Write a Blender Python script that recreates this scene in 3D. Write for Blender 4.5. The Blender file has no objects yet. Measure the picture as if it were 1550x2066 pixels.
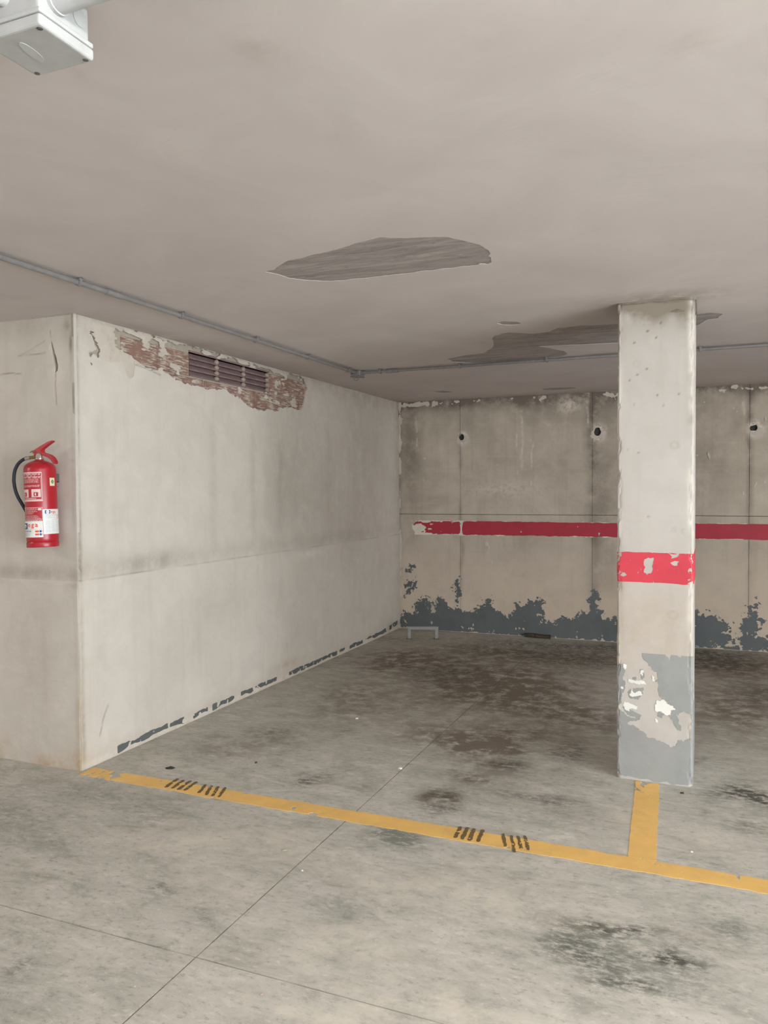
import bpy, bmesh, math, random
import numpy as np
from mathutils import Vector, Matrix

random.seed(7)
SC = bpy.context.scene
COL = SC.collection

# ------------------------------------------------------------------ camera
IMW, IMH = 1550, 2066
F_PX = 1584.12
YAW, PITCH, ROLL = -0.3947, -0.0276, -0.0061
CAM = np.array([3.1227, -3.2336, 1.5])
H, D = 2.448, 4.6943                       # ceiling height, back wall distance
XC, YC, WC = 2.6763, 0.9588, 0.3691        # pillar: front left corner and width

def cam_axes():
    cy, sy, cp, sp = math.cos(YAW), math.sin(YAW), math.cos(PITCH), math.sin(PITCH)
    fw = np.array([sy*cp, cy*cp, sp]); rt = np.array([cy, -sy, 0.0]); up = np.cross(rt, fw)
    c, s = math.cos(ROLL), math.sin(ROLL)
    return c*rt + s*up, -s*rt + c*up, fw
RT, UP, FW = cam_axes()
cam_data = bpy.data.cameras.new('camera')
cam = bpy.data.objects.new('camera', cam_data); COL.objects.link(cam)
M = Matrix.Identity(4)
for i in range(3):
    M[i][0], M[i][1], M[i][2], M[i][3] = RT[i], UP[i], -FW[i], CAM[i]
cam.matrix_world = M
cam_data.sensor_fit = 'VERTICAL'; cam_data.sensor_height = 36.0
cam_data.lens = 36.0 * F_PX / IMH
cam_data.clip_start = 0.02; cam_data.clip_end = 100
SC.camera = cam

def on(ax, val, x, y):                      # point of a real plane seen at a photo pixel
    d = FW + RT*(x-IMW/2)/F_PX - UP*(y-IMH/2)/F_PX
    return CAM + d*(val-CAM[ax])/d[ax]
def fl(x, y): p = on(2, 0.0, x, y); return (p[0], p[1])
def ce(x, y): p = on(2, H, x, y); return (p[0], p[1])
def wl(x, y): p = on(0, 0.0, x, y); return (p[1], p[2])
def wb(x, y): p = on(1, D, x, y); return (p[0], p[2])
def wn(x, y): p = on(1, 0.0, x, y); return (p[0], p[2])
def cf(x, y): p = on(1, YC, x, y); return (p[0], p[2])

# ------------------------------------------------------------------ world, exposure, lamp settings
world = bpy.data.worlds.new('world'); SC.world = world; world.use_nodes = True
bg = world.node_tree.nodes['Background']
bg.inputs[0].default_value = (0.75, 0.82, 0.9, 1); bg.inputs[1].default_value = 0.0
SC.view_settings.view_transform = 'Standard'
SC.view_settings.look = 'None'
SC.view_settings.gamma = 1.0
SC.view_settings.use_curve_mapping = False
SC.view_settings.exposure = 0.2
LAMP_STRENGTH = 82.0
LAMP_COLOR = (1.0, 0.985, 0.97)
# ceiling tube luminaires of the driving aisle: x centre, y centre
LAMPS = [(2.85, -2.62), (-2.2, -2.62), (7.0, -2.62), (2.85, -5.2)]
# added fill lights in two made-up openings, behind the camera and at the right
def fill_daylight(loc, rot, sx, sy, energy):
    l = bpy.data.lights.new('fill_daylight', 'AREA'); l.shape = 'RECTANGLE'; l.size = sx; l.size_y = sy; l.energy = energy; l.color = (0.86, 0.94, 1.0)
    o = bpy.data.objects.new('fill_daylight', l); COL.objects.link(o); o.location = loc; o.rotation_euler = rot
fill_daylight((3.0, -6.58, 1.12), (math.radians(90), 0, 0), 8.0, 2.2, 45)
fill_daylight((8.48, -3.3, 1.12), (math.radians(90), 0, math.radians(90)), 5.4, 2.2, 545)
SC.cycles.max_bounces = 6
SC.cycles.diffuse_bounces = 5
SC.cycles.glossy_bounces = 2
SC.cycles.adaptive_threshold = 0.08
SC.cycles.use_light_tree = False

# ------------------------------------------------------------------ numpy noise, polygons
def _hash(i, j, s):
    n = (i.astype(np.int64)*374761393 + j.astype(np.int64)*668265263 + s*1274126177) & 0x7fffffff
    n = ((n ^ (n >> 13))*1274126177) & 0x7fffffff
    n = (n ^ (n >> 16)) & 0xffff
    return n/65535.0
def vnoise(u, v, s=0):
    iu, iv = np.floor(u), np.floor(v); fu, fv = u-iu, v-iv
    fu = fu*fu*(3-2*fu); fv = fv*fv*(3-2*fv)
    a = _hash(iu, iv, s); b = _hash(iu+1, iv, s); c = _hash(iu, iv+1, s); d = _hash(iu+1, iv+1, s)
    return (a*(1-fu)+b*fu)*(1-fv) + (c*(1-fu)+d*fu)*fv
def fbm(u, v, scale=1.0, octs=4, seed=0, gain=0.55):
    u = np.asarray(u, float)*scale; v = np.asarray(v, float)*scale
    t = 0; a = 1.0; n = 0
    for k in range(octs):
        t = t + a*(vnoise(u + 17.3*k, v - 9.1*k, seed+k)*2-1); n += a; a *= gain; u = u*2.03; v = v*2.03
    return t/n*1.6
def psdf(u, v, poly):                       # signed distance to a polygon, positive inside
    shp = np.shape(u); u = np.ravel(u); v = np.ravel(v)
    P = np.array(poly, float)
    out = np.full(u.shape, -1e3)
    pad = 0.25
    sel = (u > P[:, 0].min()-pad) & (u < P[:, 0].max()+pad) & (v > P[:, 1].min()-pad) & (v < P[:, 1].max()+pad)
    x, y = u[sel], v[sel]
    d = np.full(x.shape, 1e9); ins = np.zeros(x.shape, bool)
    for i in range(len(P)):
        ax, ay = P[i]; bx, by = P[(i+1) % len(P)]
        ex, ey = bx-ax, by-ay; L = ex*ex+ey*ey+1e-12
        t = np.clip(((x-ax)*ex+(y-ay)*ey)/L, 0, 1)
        d = np.minimum(d, (x-ax-t*ex)**2 + (y-ay-t*ey)**2)
        c = (ay > y) != (by > y)
        if abs(by-ay) > 1e-12:
            ins ^= c & (x < ax + (y-ay)*ex/(by-ay))
    d = np.sqrt(d); out[sel] = np.where(ins, d, -d)
    return out.reshape(shp)
def gauss(u, v, cx, cy, sx, sy, rot=0.0):
    c, s = math.cos(rot), math.sin(rot)
    a = (u-cx)*c + (v-cy)*s; b = -(u-cx)*s + (v-cy)*c
    return np.exp(-(a/sx)**2 - (b/sy)**2)
def segdist(u, v, pts):
    d = np.full(np.shape(u), 1e9)
    for (ax, ay), (bx, by) in zip(pts[:-1], pts[1:]):
        ex, ey = bx-ax, by-ay; L = ex*ex+ey*ey+1e-12
        t = np.clip(((u-ax)*ex+(v-ay)*ey)/L, 0, 1)
        d = np.minimum(d, np.hypot(u-ax-t*ex, v-ay-t*ey))
    return d
def lines(*segs):                           # (start, stop, step) pieces -> one sorted coordinate list
    out = []
    for a, b, s in segs:
        n = max(1, int(round(abs(b-a)/s))); out += list(np.linspace(a, b, n+1))
    out = np.array(sorted(out)); keep = np.concatenate([[True], np.diff(out) > 1e-5])
    return out[keep]

# ------------------------------------------------------------------ material helper
def lin(r, g, b):
    f = lambda c: (c/255/12.92) if c/255 <= 0.04045 else ((c/255+0.055)/1.055)**2.4
    return (f(r), f(g), f(b), 1.0)
class NT:
    def __init__(s, name, rough=0.8, spec=0.3, metal=0.0):
        s.m = bpy.data.materials.new(name); s.m.use_nodes = True
        s.t = s.m.node_tree; s.b = s.t.nodes['Principled BSDF']
        s.b.inputs['Roughness'].default_value = rough
        s.b.inputs['Specular IOR Level'].default_value = spec
        s.b.inputs['Metallic'].default_value = metal
        s._pos = None
    def n(s, k): return s.t.nodes.new(k)
    def put(s, sock, v):
        if hasattr(v, 'is_output'): s.t.links.new(v, sock)
        else: sock.default_value = v
    def pos(s, kind='Object'):
        if s._pos is None:
            s._pos = s.n('ShaderNodeTexCoord').outputs[kind] if kind != 'World' else s.n('ShaderNodeNewGeometry').outputs['Position']
        return s._pos
    def map(s, sc=(1, 1, 1), loc=(0, 0, 0)):
        m = s.n('ShaderNodeMapping'); s.t.links.new(s.pos('World'), m.inputs[0])
        m.inputs['Scale'].default_value = sc; m.inputs['Location'].default_value = loc
        return m.outputs[0]
    def noise(s, scale, detail=4, rough=0.55, vec=None, dist=0.0):
        k = s.n('ShaderNodeTexNoise'); s.t.links.new(vec or s.pos('World'), k.inputs['Vector'])
        k.inputs['Scale'].default_value = scale; k.inputs['Detail'].default_value = detail
        k.inputs['Roughness'].default_value = rough; k.inputs['Distortion'].default_value = dist
        return k.outputs['Fac']
    def ramp(s, fac, pts):
        k = s.n('ShaderNodeValToRGB'); e = k.color_ramp.elements
        while len(e) < len(pts): e.new(0.5)
        for el, (p, c) in zip(e, pts):
            el.position = p; el.color = c if hasattr(c, '__len__') else (c, c, c, 1)
        s.t.links.new(fac, k.inputs[0]); return k.outputs[0]
    def step(s, fac, a, b):                 # smooth 0..1 between a and b
        k = s.n('ShaderNodeMapRange'); k.interpolation_type = 'SMOOTHSTEP'
        s.t.links.new(fac, k.inputs[0]); k.inputs[1].default_value = a; k.inputs[2].default_value = b
        return k.outputs[0]
    def mth(s, op, a, b=0.0):
        k = s.n('ShaderNodeMath'); k.operation = op
        s.put(k.inputs[0], a); s.put(k.inputs[1], b); return k.outputs[0]
    def mix(s, fac, a, b, mode='MIX'):
        k = s.n('ShaderNodeMix'); k.data_type = 'RGBA'; k.blend_type = mode
        s.put(k.inputs[0], fac); s.put(k.inputs[6], a); s.put(k.inputs[7], b); return k.outputs[2]
    def attr(s, name):
        k = s.n('ShaderNodeAttribute'); k.attribute_name = name; return k.outputs['Fac']
    def bump(s, h, strength=0.3, dist=0.01):
        k = s.n('ShaderNodeBump'); k.inputs['Strength'].default_value = strength
        k.inputs['Distance'].default_value = dist; s.t.links.new(h, k.inputs['Height'])
        s.t.links.new(k.outputs[0], s.b.inputs['Normal'])
    def col(s, c): s.put(s.b.inputs['Base Color'], c)
    def rough(s, c): s.put(s.b.inputs['Roughness'], c)

MATS = {}
def plain(name, rgb, rough=0.6, spec=0.4, metal=0.0, var=0.12, scale=30.0):
    k = NT(name, rough, spec, metal)
    c = lin(*rgb); d = tuple(x*(1-var) for x in c[:3]) + (1,)
    e = tuple(min(1, x*(1+var)) for x in c[:3]) + (1,)
    k.col(k.ramp(k.noise(scale, 5, 0.6), [(0.3, d), (0.7, e)]))
    MATS[name] = k.m; return k.m

# floor: worn power-trowelled concrete
def floor_material():
    k = NT('floor_concrete', 0.72, 0.35)
    big = k.noise(0.8, 3, 0.6); mid = k.noise(3.2, 5, 0.7, dist=0.4); fine = k.noise(42, 3, 0.7)
    st = k.noise(5.0, 5, 0.72, vec=k.map((1.0, 2.0, 1.0)), dist=0.6)
    c = k.ramp(mid, [(0.25, lin(152, 149, 140)), (0.43, lin(183, 181, 169)), (0.6, lin(198, 194, 182)), (0.8, lin(210, 205, 191))])
    c = k.mix(k.mth('MULTIPLY', k.step(big, 0.45, 0.7), 0.7), c, lin(176, 173, 163))
    c = k.mix(0.6, c, k.ramp(st, [(0.28, lin(137, 134, 125)), (0.43, lin(179, 176, 165)), (0.56, lin(199, 194, 184)), (0.72, lin(221, 215, 202))]))
    md = k.noise(24, 5, 0.75, vec=k.map((1.0, 1.8, 1.0), (3, 1, 0)))
    c = k.mix(k.mth('MULTIPLY', k.step(md, 0.53, 0.66), 0.55), c, lin(135, 131, 120))
    c = k.mix(k.mth('MULTIPLY', k.step(md, 0.45, 0.33), 0.55), c, lin(221, 215, 202))
    c = k.mix(k.mth('MULTIPLY', k.step(fine, 0.56, 0.76), 0.5), c, lin(142, 137, 126))
    c = k.mix(k.step(fine, 0.30, 0.24), c, lin(223, 219, 208))
    n1 = k.noise(8, 5, 0.74); n2 = k.noise(17, 5, 0.8, vec=k.map((1.0, 1.9, 1.0)))
    # traced stains: dark oily, brown and greenish, plus painted shade deep in the bay
    c = k.mix(k.mth('MINIMUM', k.mth('MULTIPLY', k.attr('brown'), k.step(n1, 0.30, 0.62)), 0.9), c, lin(112, 99, 85))
    c = k.mix(k.mth('MINIMUM', k.mth('MULTIPLY', k.attr('green'), k.step(n2, 0.34, 0.62)), 0.85), c, lin(118, 121, 110))
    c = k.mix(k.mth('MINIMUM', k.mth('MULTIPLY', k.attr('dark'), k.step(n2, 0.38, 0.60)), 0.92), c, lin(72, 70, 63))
    c = k.mix(k.mth('MINIMUM', k.mth('MULTIPLY', k.attr('pale'), k.step(n1, 0.35, 0.65)), 0.7), c, lin(218, 209, 193))
    k.col(c); k.bump(k.mth('ADD', k.mth('MULTIPLY', fine, 0.5), st), 0.25, 0.004)
    MATS['floor'] = k.m
floor_material()

def plaster_material(name, a, b, cdark, bump=0.35, sx=1.0):
    k = NT(name, 0.85, 0.2)
    big = k.noise(1.1, 5, 0.6); mid = k.noise(4.5, 5, 0.62, dist=0.5); fine = k.noise(60, 5, 0.6)
    c = k.ramp(mid, [(0.3, a), (0.7, b)])
    c = k.mix(k.mth('MULTIPLY', k.step(big, 0.45, 0.75), 0.5), c, cdark)
    vs = k.noise(2.2, 5, 0.6, vec=k.map((5*sx, 5*sx, 0.5)))
    c = k.mix(k.mth('MULTIPLY', k.step(vs, 0.5, 0.75), 0.28), c, cdark)
    c = k.mix(k.mth('MINIMUM', k.mth('MULTIPLY', k.attr('stain_tone'), k.step(k.noise(8, 5, 0.7), 0.15, 0.65)), 0.9), c, lin(132, 121, 106))
    c = k.mix(k.mth('MINIMUM', k.mth('MULTIPLY', k.attr('ochre'), k.step(k.noise(10, 5, 0.7), 0.2, 0.7)), 0.8), c, lin(176, 150, 116))
    c = k.mix(k.mth('MINIMUM', k.mth('MULTIPLY', k.attr('pale'), k.step(k.noise(9, 5, 0.7), 0.2, 0.6)), 0.85), c, lin(214, 207, 196))
    c = k.mix(k.mth('MINIMUM', k.mth('MULTIPLY', k.attr('crack'), k.step(k.noise(24, 5, 0.7), 0.25, 0.5)), 0.85), c, lin(96, 82, 70))
    k.col(c)
    k.bump(k.mth('ADD', k.mth('MULTIPLY', fine, 0.12), mid), bump, 0.012)
    MATS[name] = k.m; return k.m
plaster_material('wall_plaster', lin(198, 190, 179), lin(209, 201, 190), lin(183, 174, 162), 0.5)
plaster_material('near_plaster', lin(194, 186, 176), lin(206, 198, 188), lin(180, 171, 161))
plaster_material('pillar_plaster', lin(184, 177, 169), lin(194, 187, 180), lin(174, 166, 157), 0.25)

def ceiling_material():
    k = NT('ceiling_plaster', 0.9, 0.15)
    mid = k.noise(2.0, 5, 0.6, dist=0.8); fine = k.noise(50, 4, 0.6)
    c = k.ramp(mid, [(0.3, lin(194, 185, 182)), (0.7, lin(204, 195, 191))])
    c = k.mix(k.mth('MINIMUM', k.mth('MULTIPLY', k.attr('stain_tone'), k.step(k.noise(9, 5, 0.7), 0.3, 0.6)), 0.8), c, lin(164, 152, 143))
    c = k.mix(k.mth('MULTIPLY', k.step(k.noise(70, 3, 0.6), 0.74, 0.78), 0.5), c, lin(150, 138, 124))
    k.col(c); k.bump(k.mth('ADD', mid, k.mth('MULTIPLY', fine, 0.08)), 0.25, 0.015)
    MATS['ceiling'] = k.m
ceiling_material()

def slab_material():                       # raw slab seen where the ceiling plaster fell off
    k = NT('raw_slab', 0.9, 0.2)
    st = k.noise(4, 5, 0.75, vec=k.map((0.8, 4.5, 1)), dist=1.2); f = k.noise(28, 4, 0.7)
    c = k.ramp(st, [(0.25, lin(124, 117, 115)), (0.5, lin(158, 149, 146)), (0.72, lin(186, 176, 171))])
    c = k.mix(k.mth('MULTIPLY', k.step(f, 0.55, 0.75), 0.5), c, lin(110, 102, 98))
    k.col(c); k.bump(st, 0.3, 0.006); MATS['slab'] = k.m
slab_material()

def back_material():
    k = NT('back_concrete', 0.85, 0.25)
    mid = k.noise(2.6, 5, 0.65, dist=0.4); fine = k.noise(30, 5, 0.7)
    c = k.ramp(mid, [(0.25, lin(163, 151, 138)), (0.5, lin(182, 170, 155)), (0.75, lin(196, 184, 169))])
    vs = k.noise(3.0, 5, 0.65, vec=k.map((6, 6, 0.35)))
    c = k.mix(k.mth('MULTIPLY', k.step(vs, 0.48, 0.72), 0.22), c, lin(147, 135, 124))
    hs = k.noise(3.0, 5, 0.65, vec=k.map((0.5, 0.5, 7)))
    c = k.mix(k.mth('MULTIPLY', k.step(hs, 0.52, 0.74), 0.35), c, lin(198, 185, 169))
    c = k.mix(k.mth('MULTIPLY', k.step(fine, 0.6, 0.72), 0.35), c, lin(143, 130, 118))
    c = k.mix(k.mth('MINIMUM', k.mth('MULTIPLY', k.attr('stain_tone'), k.step(k.noise(6, 5, 0.72), 0.2, 0.62)), 0.92), c, lin(109, 97, 88))
    c = k.mix(k.mth('MINIMUM', k.mth('MULTIPLY', k.attr('pale'), k.step(k.noise(22, 5, 0.75), 0.38, 0.55)), 0.9), c, lin(223, 209, 195))
    c = k.mix(k.mth('MINIMUM', k.mth('MULTIPLY', k.attr('lower'), k.step(k.noise(3, 5, 0.7), 0.2, 0.7)), 0.7), c, lin(203, 185, 166))
    k.col(c); k.bump(k.mth('ADD', mid, k.mth('MULTIPLY', fine, 0.3)), 0.35, 0.008)
    MATS['back'] = k.m
back_material()

def brick_material():
    k = NT('clay_brick', 0.9, 0.15)
    m = k.noise(9, 5, 0.65); st = k.noise(6, 5, 0.75, vec=k.map((1, 1.6, 16)), dist=0.2); pt = k.noise(7, 5, 0.7)
    c = k.ramp(m, [(0.3, lin(128, 98, 88)), (0.7, lin(150, 118, 104))])
    c = k.mix(k.mth('MULTIPLY', k.step(st, 0.47, 0.56), k.step(pt, 0.36, 0.54)), c, lin(186, 174, 160))
    k.col(c); k.bump(st, 0.5, 0.006); MATS['brick'] = k.m
brick_material()

def paint_material(name, rgb, rough=0.55, dirt=None, amount=0.0, dscale=6, edge=None):
    k = NT(name, rough, 0.4)
    c0 = lin(*rgb)
    m = k.noise(5, 5, 0.65)
    c = k.ramp(m, [(0.3, tuple(x*0.9 for x in c0[:3])+(1,)), (0.7, tuple(min(1, x*1.08) for x in c0[:3])+(1,))])
    if dirt: c = k.mix(k.mth('MULTIPLY', k.step(k.noise(dscale, 8, 0.75), 0.5, 0.72), amount), c, lin(*dirt))
    k.col(c); k.bump(k.noise(40, 5, 0.6), 0.15, 0.003); MATS[name] = k.m
paint_material('red_paint', (204, 62, 76), 0.5, (180, 66, 74), 0.3)
paint_material('dim_red_paint', (170, 46, 62), 0.55, (140, 48, 58), 0.4)  # band red, dirtier and darkened for the dim light at the back
paint_material('grey_paint', (150, 150, 147), 0.6, (132, 132, 128), 0.4)
paint_material('dark_grey_paint', (95, 99, 99), 0.6, (82, 84, 84), 0.6)
paint_material('yellow_paint', (238, 192, 112), 0.6, (214, 176, 116), 0.7, 9)
paint_material('tyre_black', (112, 94, 62), 0.8, (158, 128, 74), 0.6, 60)
paint_material('pale_plaster', (214, 205, 190), 0.85)
paint_material('residue_plaster', (196, 186, 173), 0.9, (170, 160, 147), 0.7, 12)
paint_material('white_plaster', (228, 225, 218), 0.85)
paint_material('mortar', (164, 154, 140), 0.9, (188, 176, 160), 0.8, 9)
plain('grey_mortar', (128, 120, 109), 0.9, 0.2, 0, 0.2, 18)
plain('pvc_grey', (124, 120, 118), 0.5, 0.4)
plain('dark_hole', (66, 66, 66), 0.9, 0.1, 0, 0.3, 60)
plain('box_metal', (170, 170, 168), 0.42, 0.5, 0.0, 0.06, 26)
plain('screw_dark', (84, 80, 80), 0.5, 0.4)
plain('pipe_white', (178, 178, 178), 0.45, 0.4, 0, 0.05)
plain('clay_vent', (134, 112, 110), 0.9, 0.2, 0, 0.18, 14)
plain('clay_tip', (158, 142, 130), 0.9, 0.2, 0, 0.15, 20)
plain('joint_filler', (146, 134, 118), 0.9, 0.1, 0, 0.6, 9)
plain('dark_wood', (74, 66, 56), 0.9, 0.2, 0, 0.4, 40)
plain('steel_grey', (142, 141, 137), 0.5, 0.5, 0.0, 0.12, 50)

# ------------------------------------------------------------------ mesh helpers
def tag(o, label=None, cat=None, group=None, kind=None):
    if label: o['label'] = label
    if cat: o['category'] = cat
    if group: o['group'] = group
    if kind: o['kind'] = kind
    return o
def link(name, me, mat, parent=None):
    o = bpy.data.objects.new(name, me); COL.objects.link(o)
    if mat: me.materials.clear(); me.materials.append(MATS[mat] if isinstance(mat, str) else mat)
    if parent: o.parent = parent
    return o
def empty(name, loc=(0, 0, 0), rot=(0, 0, 0)):
    o = bpy.data.objects.new(name, None); COL.objects.link(o)
    o.location = loc; o.rotation_euler = rot; o.empty_display_size = 0.1; return o

def sheet(name, us, vs, to3d, mat, parent=None, field=None, depth=0.0, attrs=None, smooth=True):
    """A surface over a rectilinear (u,v) net; kept where field > 0 with exact interpolated outlines,
    with side faces of the given depth along every open edge."""
    us = np.asarray(us, float); vs = np.asarray(vs, float)
    nu, nv = len(us), len(vs)
    U, V = np.meshgrid(us, vs, indexing='ij')
    uu, vv = list(U.ravel()), list(V.ravel())
    idx = np.arange(nu*nv).reshape(nu, nv)
    Q = np.stack([idx[:-1, :-1], idx[1:, :-1], idx[1:, 1:], idx[:-1, 1:]], -1).reshape(-1, 4)
    polys = []
    if field is not None:
        F = np.ravel(field(U, V)).astype(float)
        F[np.abs(F) < 1e-7] = 1e-7
        pos = (F > 0)[Q]; cnt = pos.sum(1)
        full = Q[cnt == 4]; part = Q[(cnt > 0) & (cnt < 4)]
        ek = {}
        for q in part.tolist():
            pl = []
            for a, b in ((q[0], q[1]), (q[1], q[2]), (q[2], q[3]), (q[3], q[0])):
                fa, fb = F[a], F[b]
                if fa > 0: pl.append(a)
                if (fa > 0) != (fb > 0):
                    key = (a, b) if a < b else (b, a)
                    if key not in ek:
                        t = min(0.98, max(0.02, fa/(fa-fb)))
                        ek[key] = len(uu); uu.append(uu[a]+(uu[b]-uu[a])*t); vv.append(vv[a]+(vv[b]-vv[a])*t)
                    pl.append(ek[key])
            if len(pl) >= 3: polys.append(pl)
    else:
        full = Q
    uu = np.array(uu); vv = np.array(vv)
    used = np.zeros(len(uu), bool); used[full.ravel()] = True
    for p in polys: used[p] = True
    if not used.any(): return None
    remap = np.cumsum(used)-1
    uu = uu[used]; vv = vv[used]
    full = remap[full]; polys = [[int(remap[i]) for i in p] for p in polys]
    co = np.stack(to3d(uu, vv, np.zeros_like(uu)), -1)
    faces = full.tolist() + polys
    nv0 = len(uu)
    if depth:
        e = np.concatenate([full[:, [0, 1]], full[:, [1, 2]], full[:, [2, 3]], full[:, [3, 0]]]).tolist()
        for p in polys: e += [[p[i], p[(i+1) % len(p)]] for i in range(len(p))]
        e = np.array(e); key = np.minimum(e[:, 0], e[:, 1]).astype(np.int64)*(nv0+1) + np.maximum(e[:, 0], e[:, 1])
        _, first, c = np.unique(key, return_index=True, return_counts=True)
        be = e[first[c == 1]]
        bv = np.unique(be); m2 = {int(b): nv0+i for i, b in enumerate(bv)}
        low = np.stack(to3d(uu[bv], vv[bv], np.full(len(bv), depth)), -1)
        co = np.concatenate([co, low]); uu = np.concatenate([uu, uu[bv]]); vv = np.concatenate([vv, vv[bv]])
        faces += [[int(b), int(a), m2[int(a)], m2[int(b)]] for a, b in be]
    me = bpy.data.meshes.new(name); me.from_pydata(co.tolist(), [], faces)
    for k, fn in (attrs or {}).items():
        at = me.attributes.new(k, 'FLOAT', 'POINT')
        at.data.foreach_set('value', np.ascontiguousarray(fn(uu, vv), dtype=np.float32))
    me.update()
    return link(name, me, mat, parent)

def bm_obj(name, bm, mat, parent=None, smooth=False):
    me = bpy.data.meshes.new(name); bmesh.ops.recalc_face_normals(bm, faces=bm.faces[:]); bm.to_mesh(me); bm.free()
    if smooth: me.shade_smooth()
    return link(name, me, mat, parent)
def add_box(bm, c, s, bev=0.0, rot=None, seg=2):
    r = bmesh.ops.create_cube(bm, size=1.0)
    vs = r['verts']; bmesh.ops.scale(bm, vec=s, verts=vs)
    if bev:
        es = list({e for v in vs for e in v.link_edges})
        g = bmesh.ops.bevel(bm, geom=es, offset=bev, segments=seg, affect='EDGES', profile=0.5)
        vs = list({v for f in g['faces'] for v in f.verts} | {v for v in vs if v.is_valid})
    if rot is not None: bmesh.ops.rotate(bm, cent=(0, 0, 0), matrix=rot, verts=vs)
    bmesh.ops.translate(bm, vec=c, verts=vs); return vs
def box(name, c, s, mat, parent=None, bev=0.0, rot=None):
    bm = bmesh.new(); add_box(bm, c, s, bev, rot); return bm_obj(name, bm, mat, parent)
def add_tube(bm, pts, r, seg=16, caps=True):
    pts = [Vector(p) for p in pts]; rings = []
    t0 = (pts[1]-pts[0]).normalized(); up = Vector((0, 0, 1)) if abs(t0.z) < 0.9 else Vector((1, 0, 0))
    nrm = t0.cross(up).normalized()
    for i, p in enumerate(pts):
        t = (pts[min(i+1, len(pts)-1)] - pts[max(i-1, 0)]).normalized()
        nrm = (nrm - t*nrm.dot(t)).normalized(); b = t.cross(nrm)
        rr = r[i] if hasattr(r, '__len__') else r
        rings.append([bm.verts.new(p + (nrm*math.cos(a)+b*math.sin(a))*rr) for a in [2*math.pi*k/seg for k in range(seg)]])
    for A, B in zip(rings[:-1], rings[1:]):
        for k in range(seg): bm.faces.new((A[k], A[(k+1) % seg], B[(k+1) % seg], B[k]))
    if caps: bm.faces.new(rings[0][::-1]); bm.faces.new(rings[-1])
def tube(name, pts, r, mat, parent=None, seg=16, smooth=True):
    bm = bmesh.new(); add_tube(bm, pts, r, seg); o = bm_obj(name, bm, mat, parent, smooth)
    if smooth: sharpen(o)
    return o
def sharpen(o, ang=0.7):
    me = o.data; bm = bmesh.new(); bm.from_mesh(me)
    for e in bm.edges:
        if len(e.link_faces) == 2 and e.calc_face_angle(0) > ang: e.smooth = False
    bm.to_mesh(me); bm.free()
def lathe(name, prof, mat, parent=None, seg=40, loc=(0, 0, 0)):
    bm = bmesh.new(); rings = []
    for r, z in prof:
        if r < 1e-6: rings.append([bm.verts.new((0, 0, z))])
        else: rings.append([bm.verts.new((r*math.cos(2*math.pi*k/seg), r*math.sin(2*math.pi*k/seg), z)) for k in range(seg)])
    for A, B in zip(rings[:-1], rings[1:]):
        for k in range(seg):
            q = [A[k % len(A)], A[(k+1) % len(A)], B[(k+1) % len(B)], B[k % len(B)]]
            q = [v for i, v in enumerate(q) if v not in q[:i]]
            if len(q) >= 3: bm.faces.new(q)
    bmesh.ops.translate(bm, vec=loc, verts=bm.verts[:])
    o = bm_obj(name, bm, mat, parent, True); sharpen(o, 0.6); return o
def prism(name, outline, thick, to3d, mat, parent=None):
    """outline in (a,b), extruded by thick; to3d(a,b,t)"""
    bm = bmesh.new()
    A = [bm.verts.new(to3d(a, b, 0)) for a, b in outline]; B = [bm.verts.new(to3d(a, b, thick)) for a, b in outline]
    n = len(outline); bm.faces.new(A); bm.faces.new(B[::-1])
    for i in range(n): bm.faces.new((A[i], A[(i+1) % n], B[(i+1) % n], B[i]))
    return bm_obj(name, bm, mat, parent)

zero = lambda u, v: np.zeros_like(u)

# ================================================================== the setting
XL, XR, YR = -4.0, 8.5, -6.6                # garage beyond the picture
JX, JY = 1.597, -1.172                      # saw-cut joints of the floor

# ------------------------------------------------------------------ floor
floor = bpy.data.objects.new('floor', None)
bmf = bmesh.new(); add_box(bmf, ((XL+XR)/2, (YR+D)/2, -0.06), (XR-XL+0.2, D-YR+0.2, 0.1))
bmesh.ops.translate(bmf, vec=(0, 0, 0.0072), verts=bmf.verts[:])
floor = bm_obj('floor', bmf, 'joint_filler'); tag(floor, 'worn grey concrete garage floor with stains and saw cut joints', kind='structure')

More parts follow.
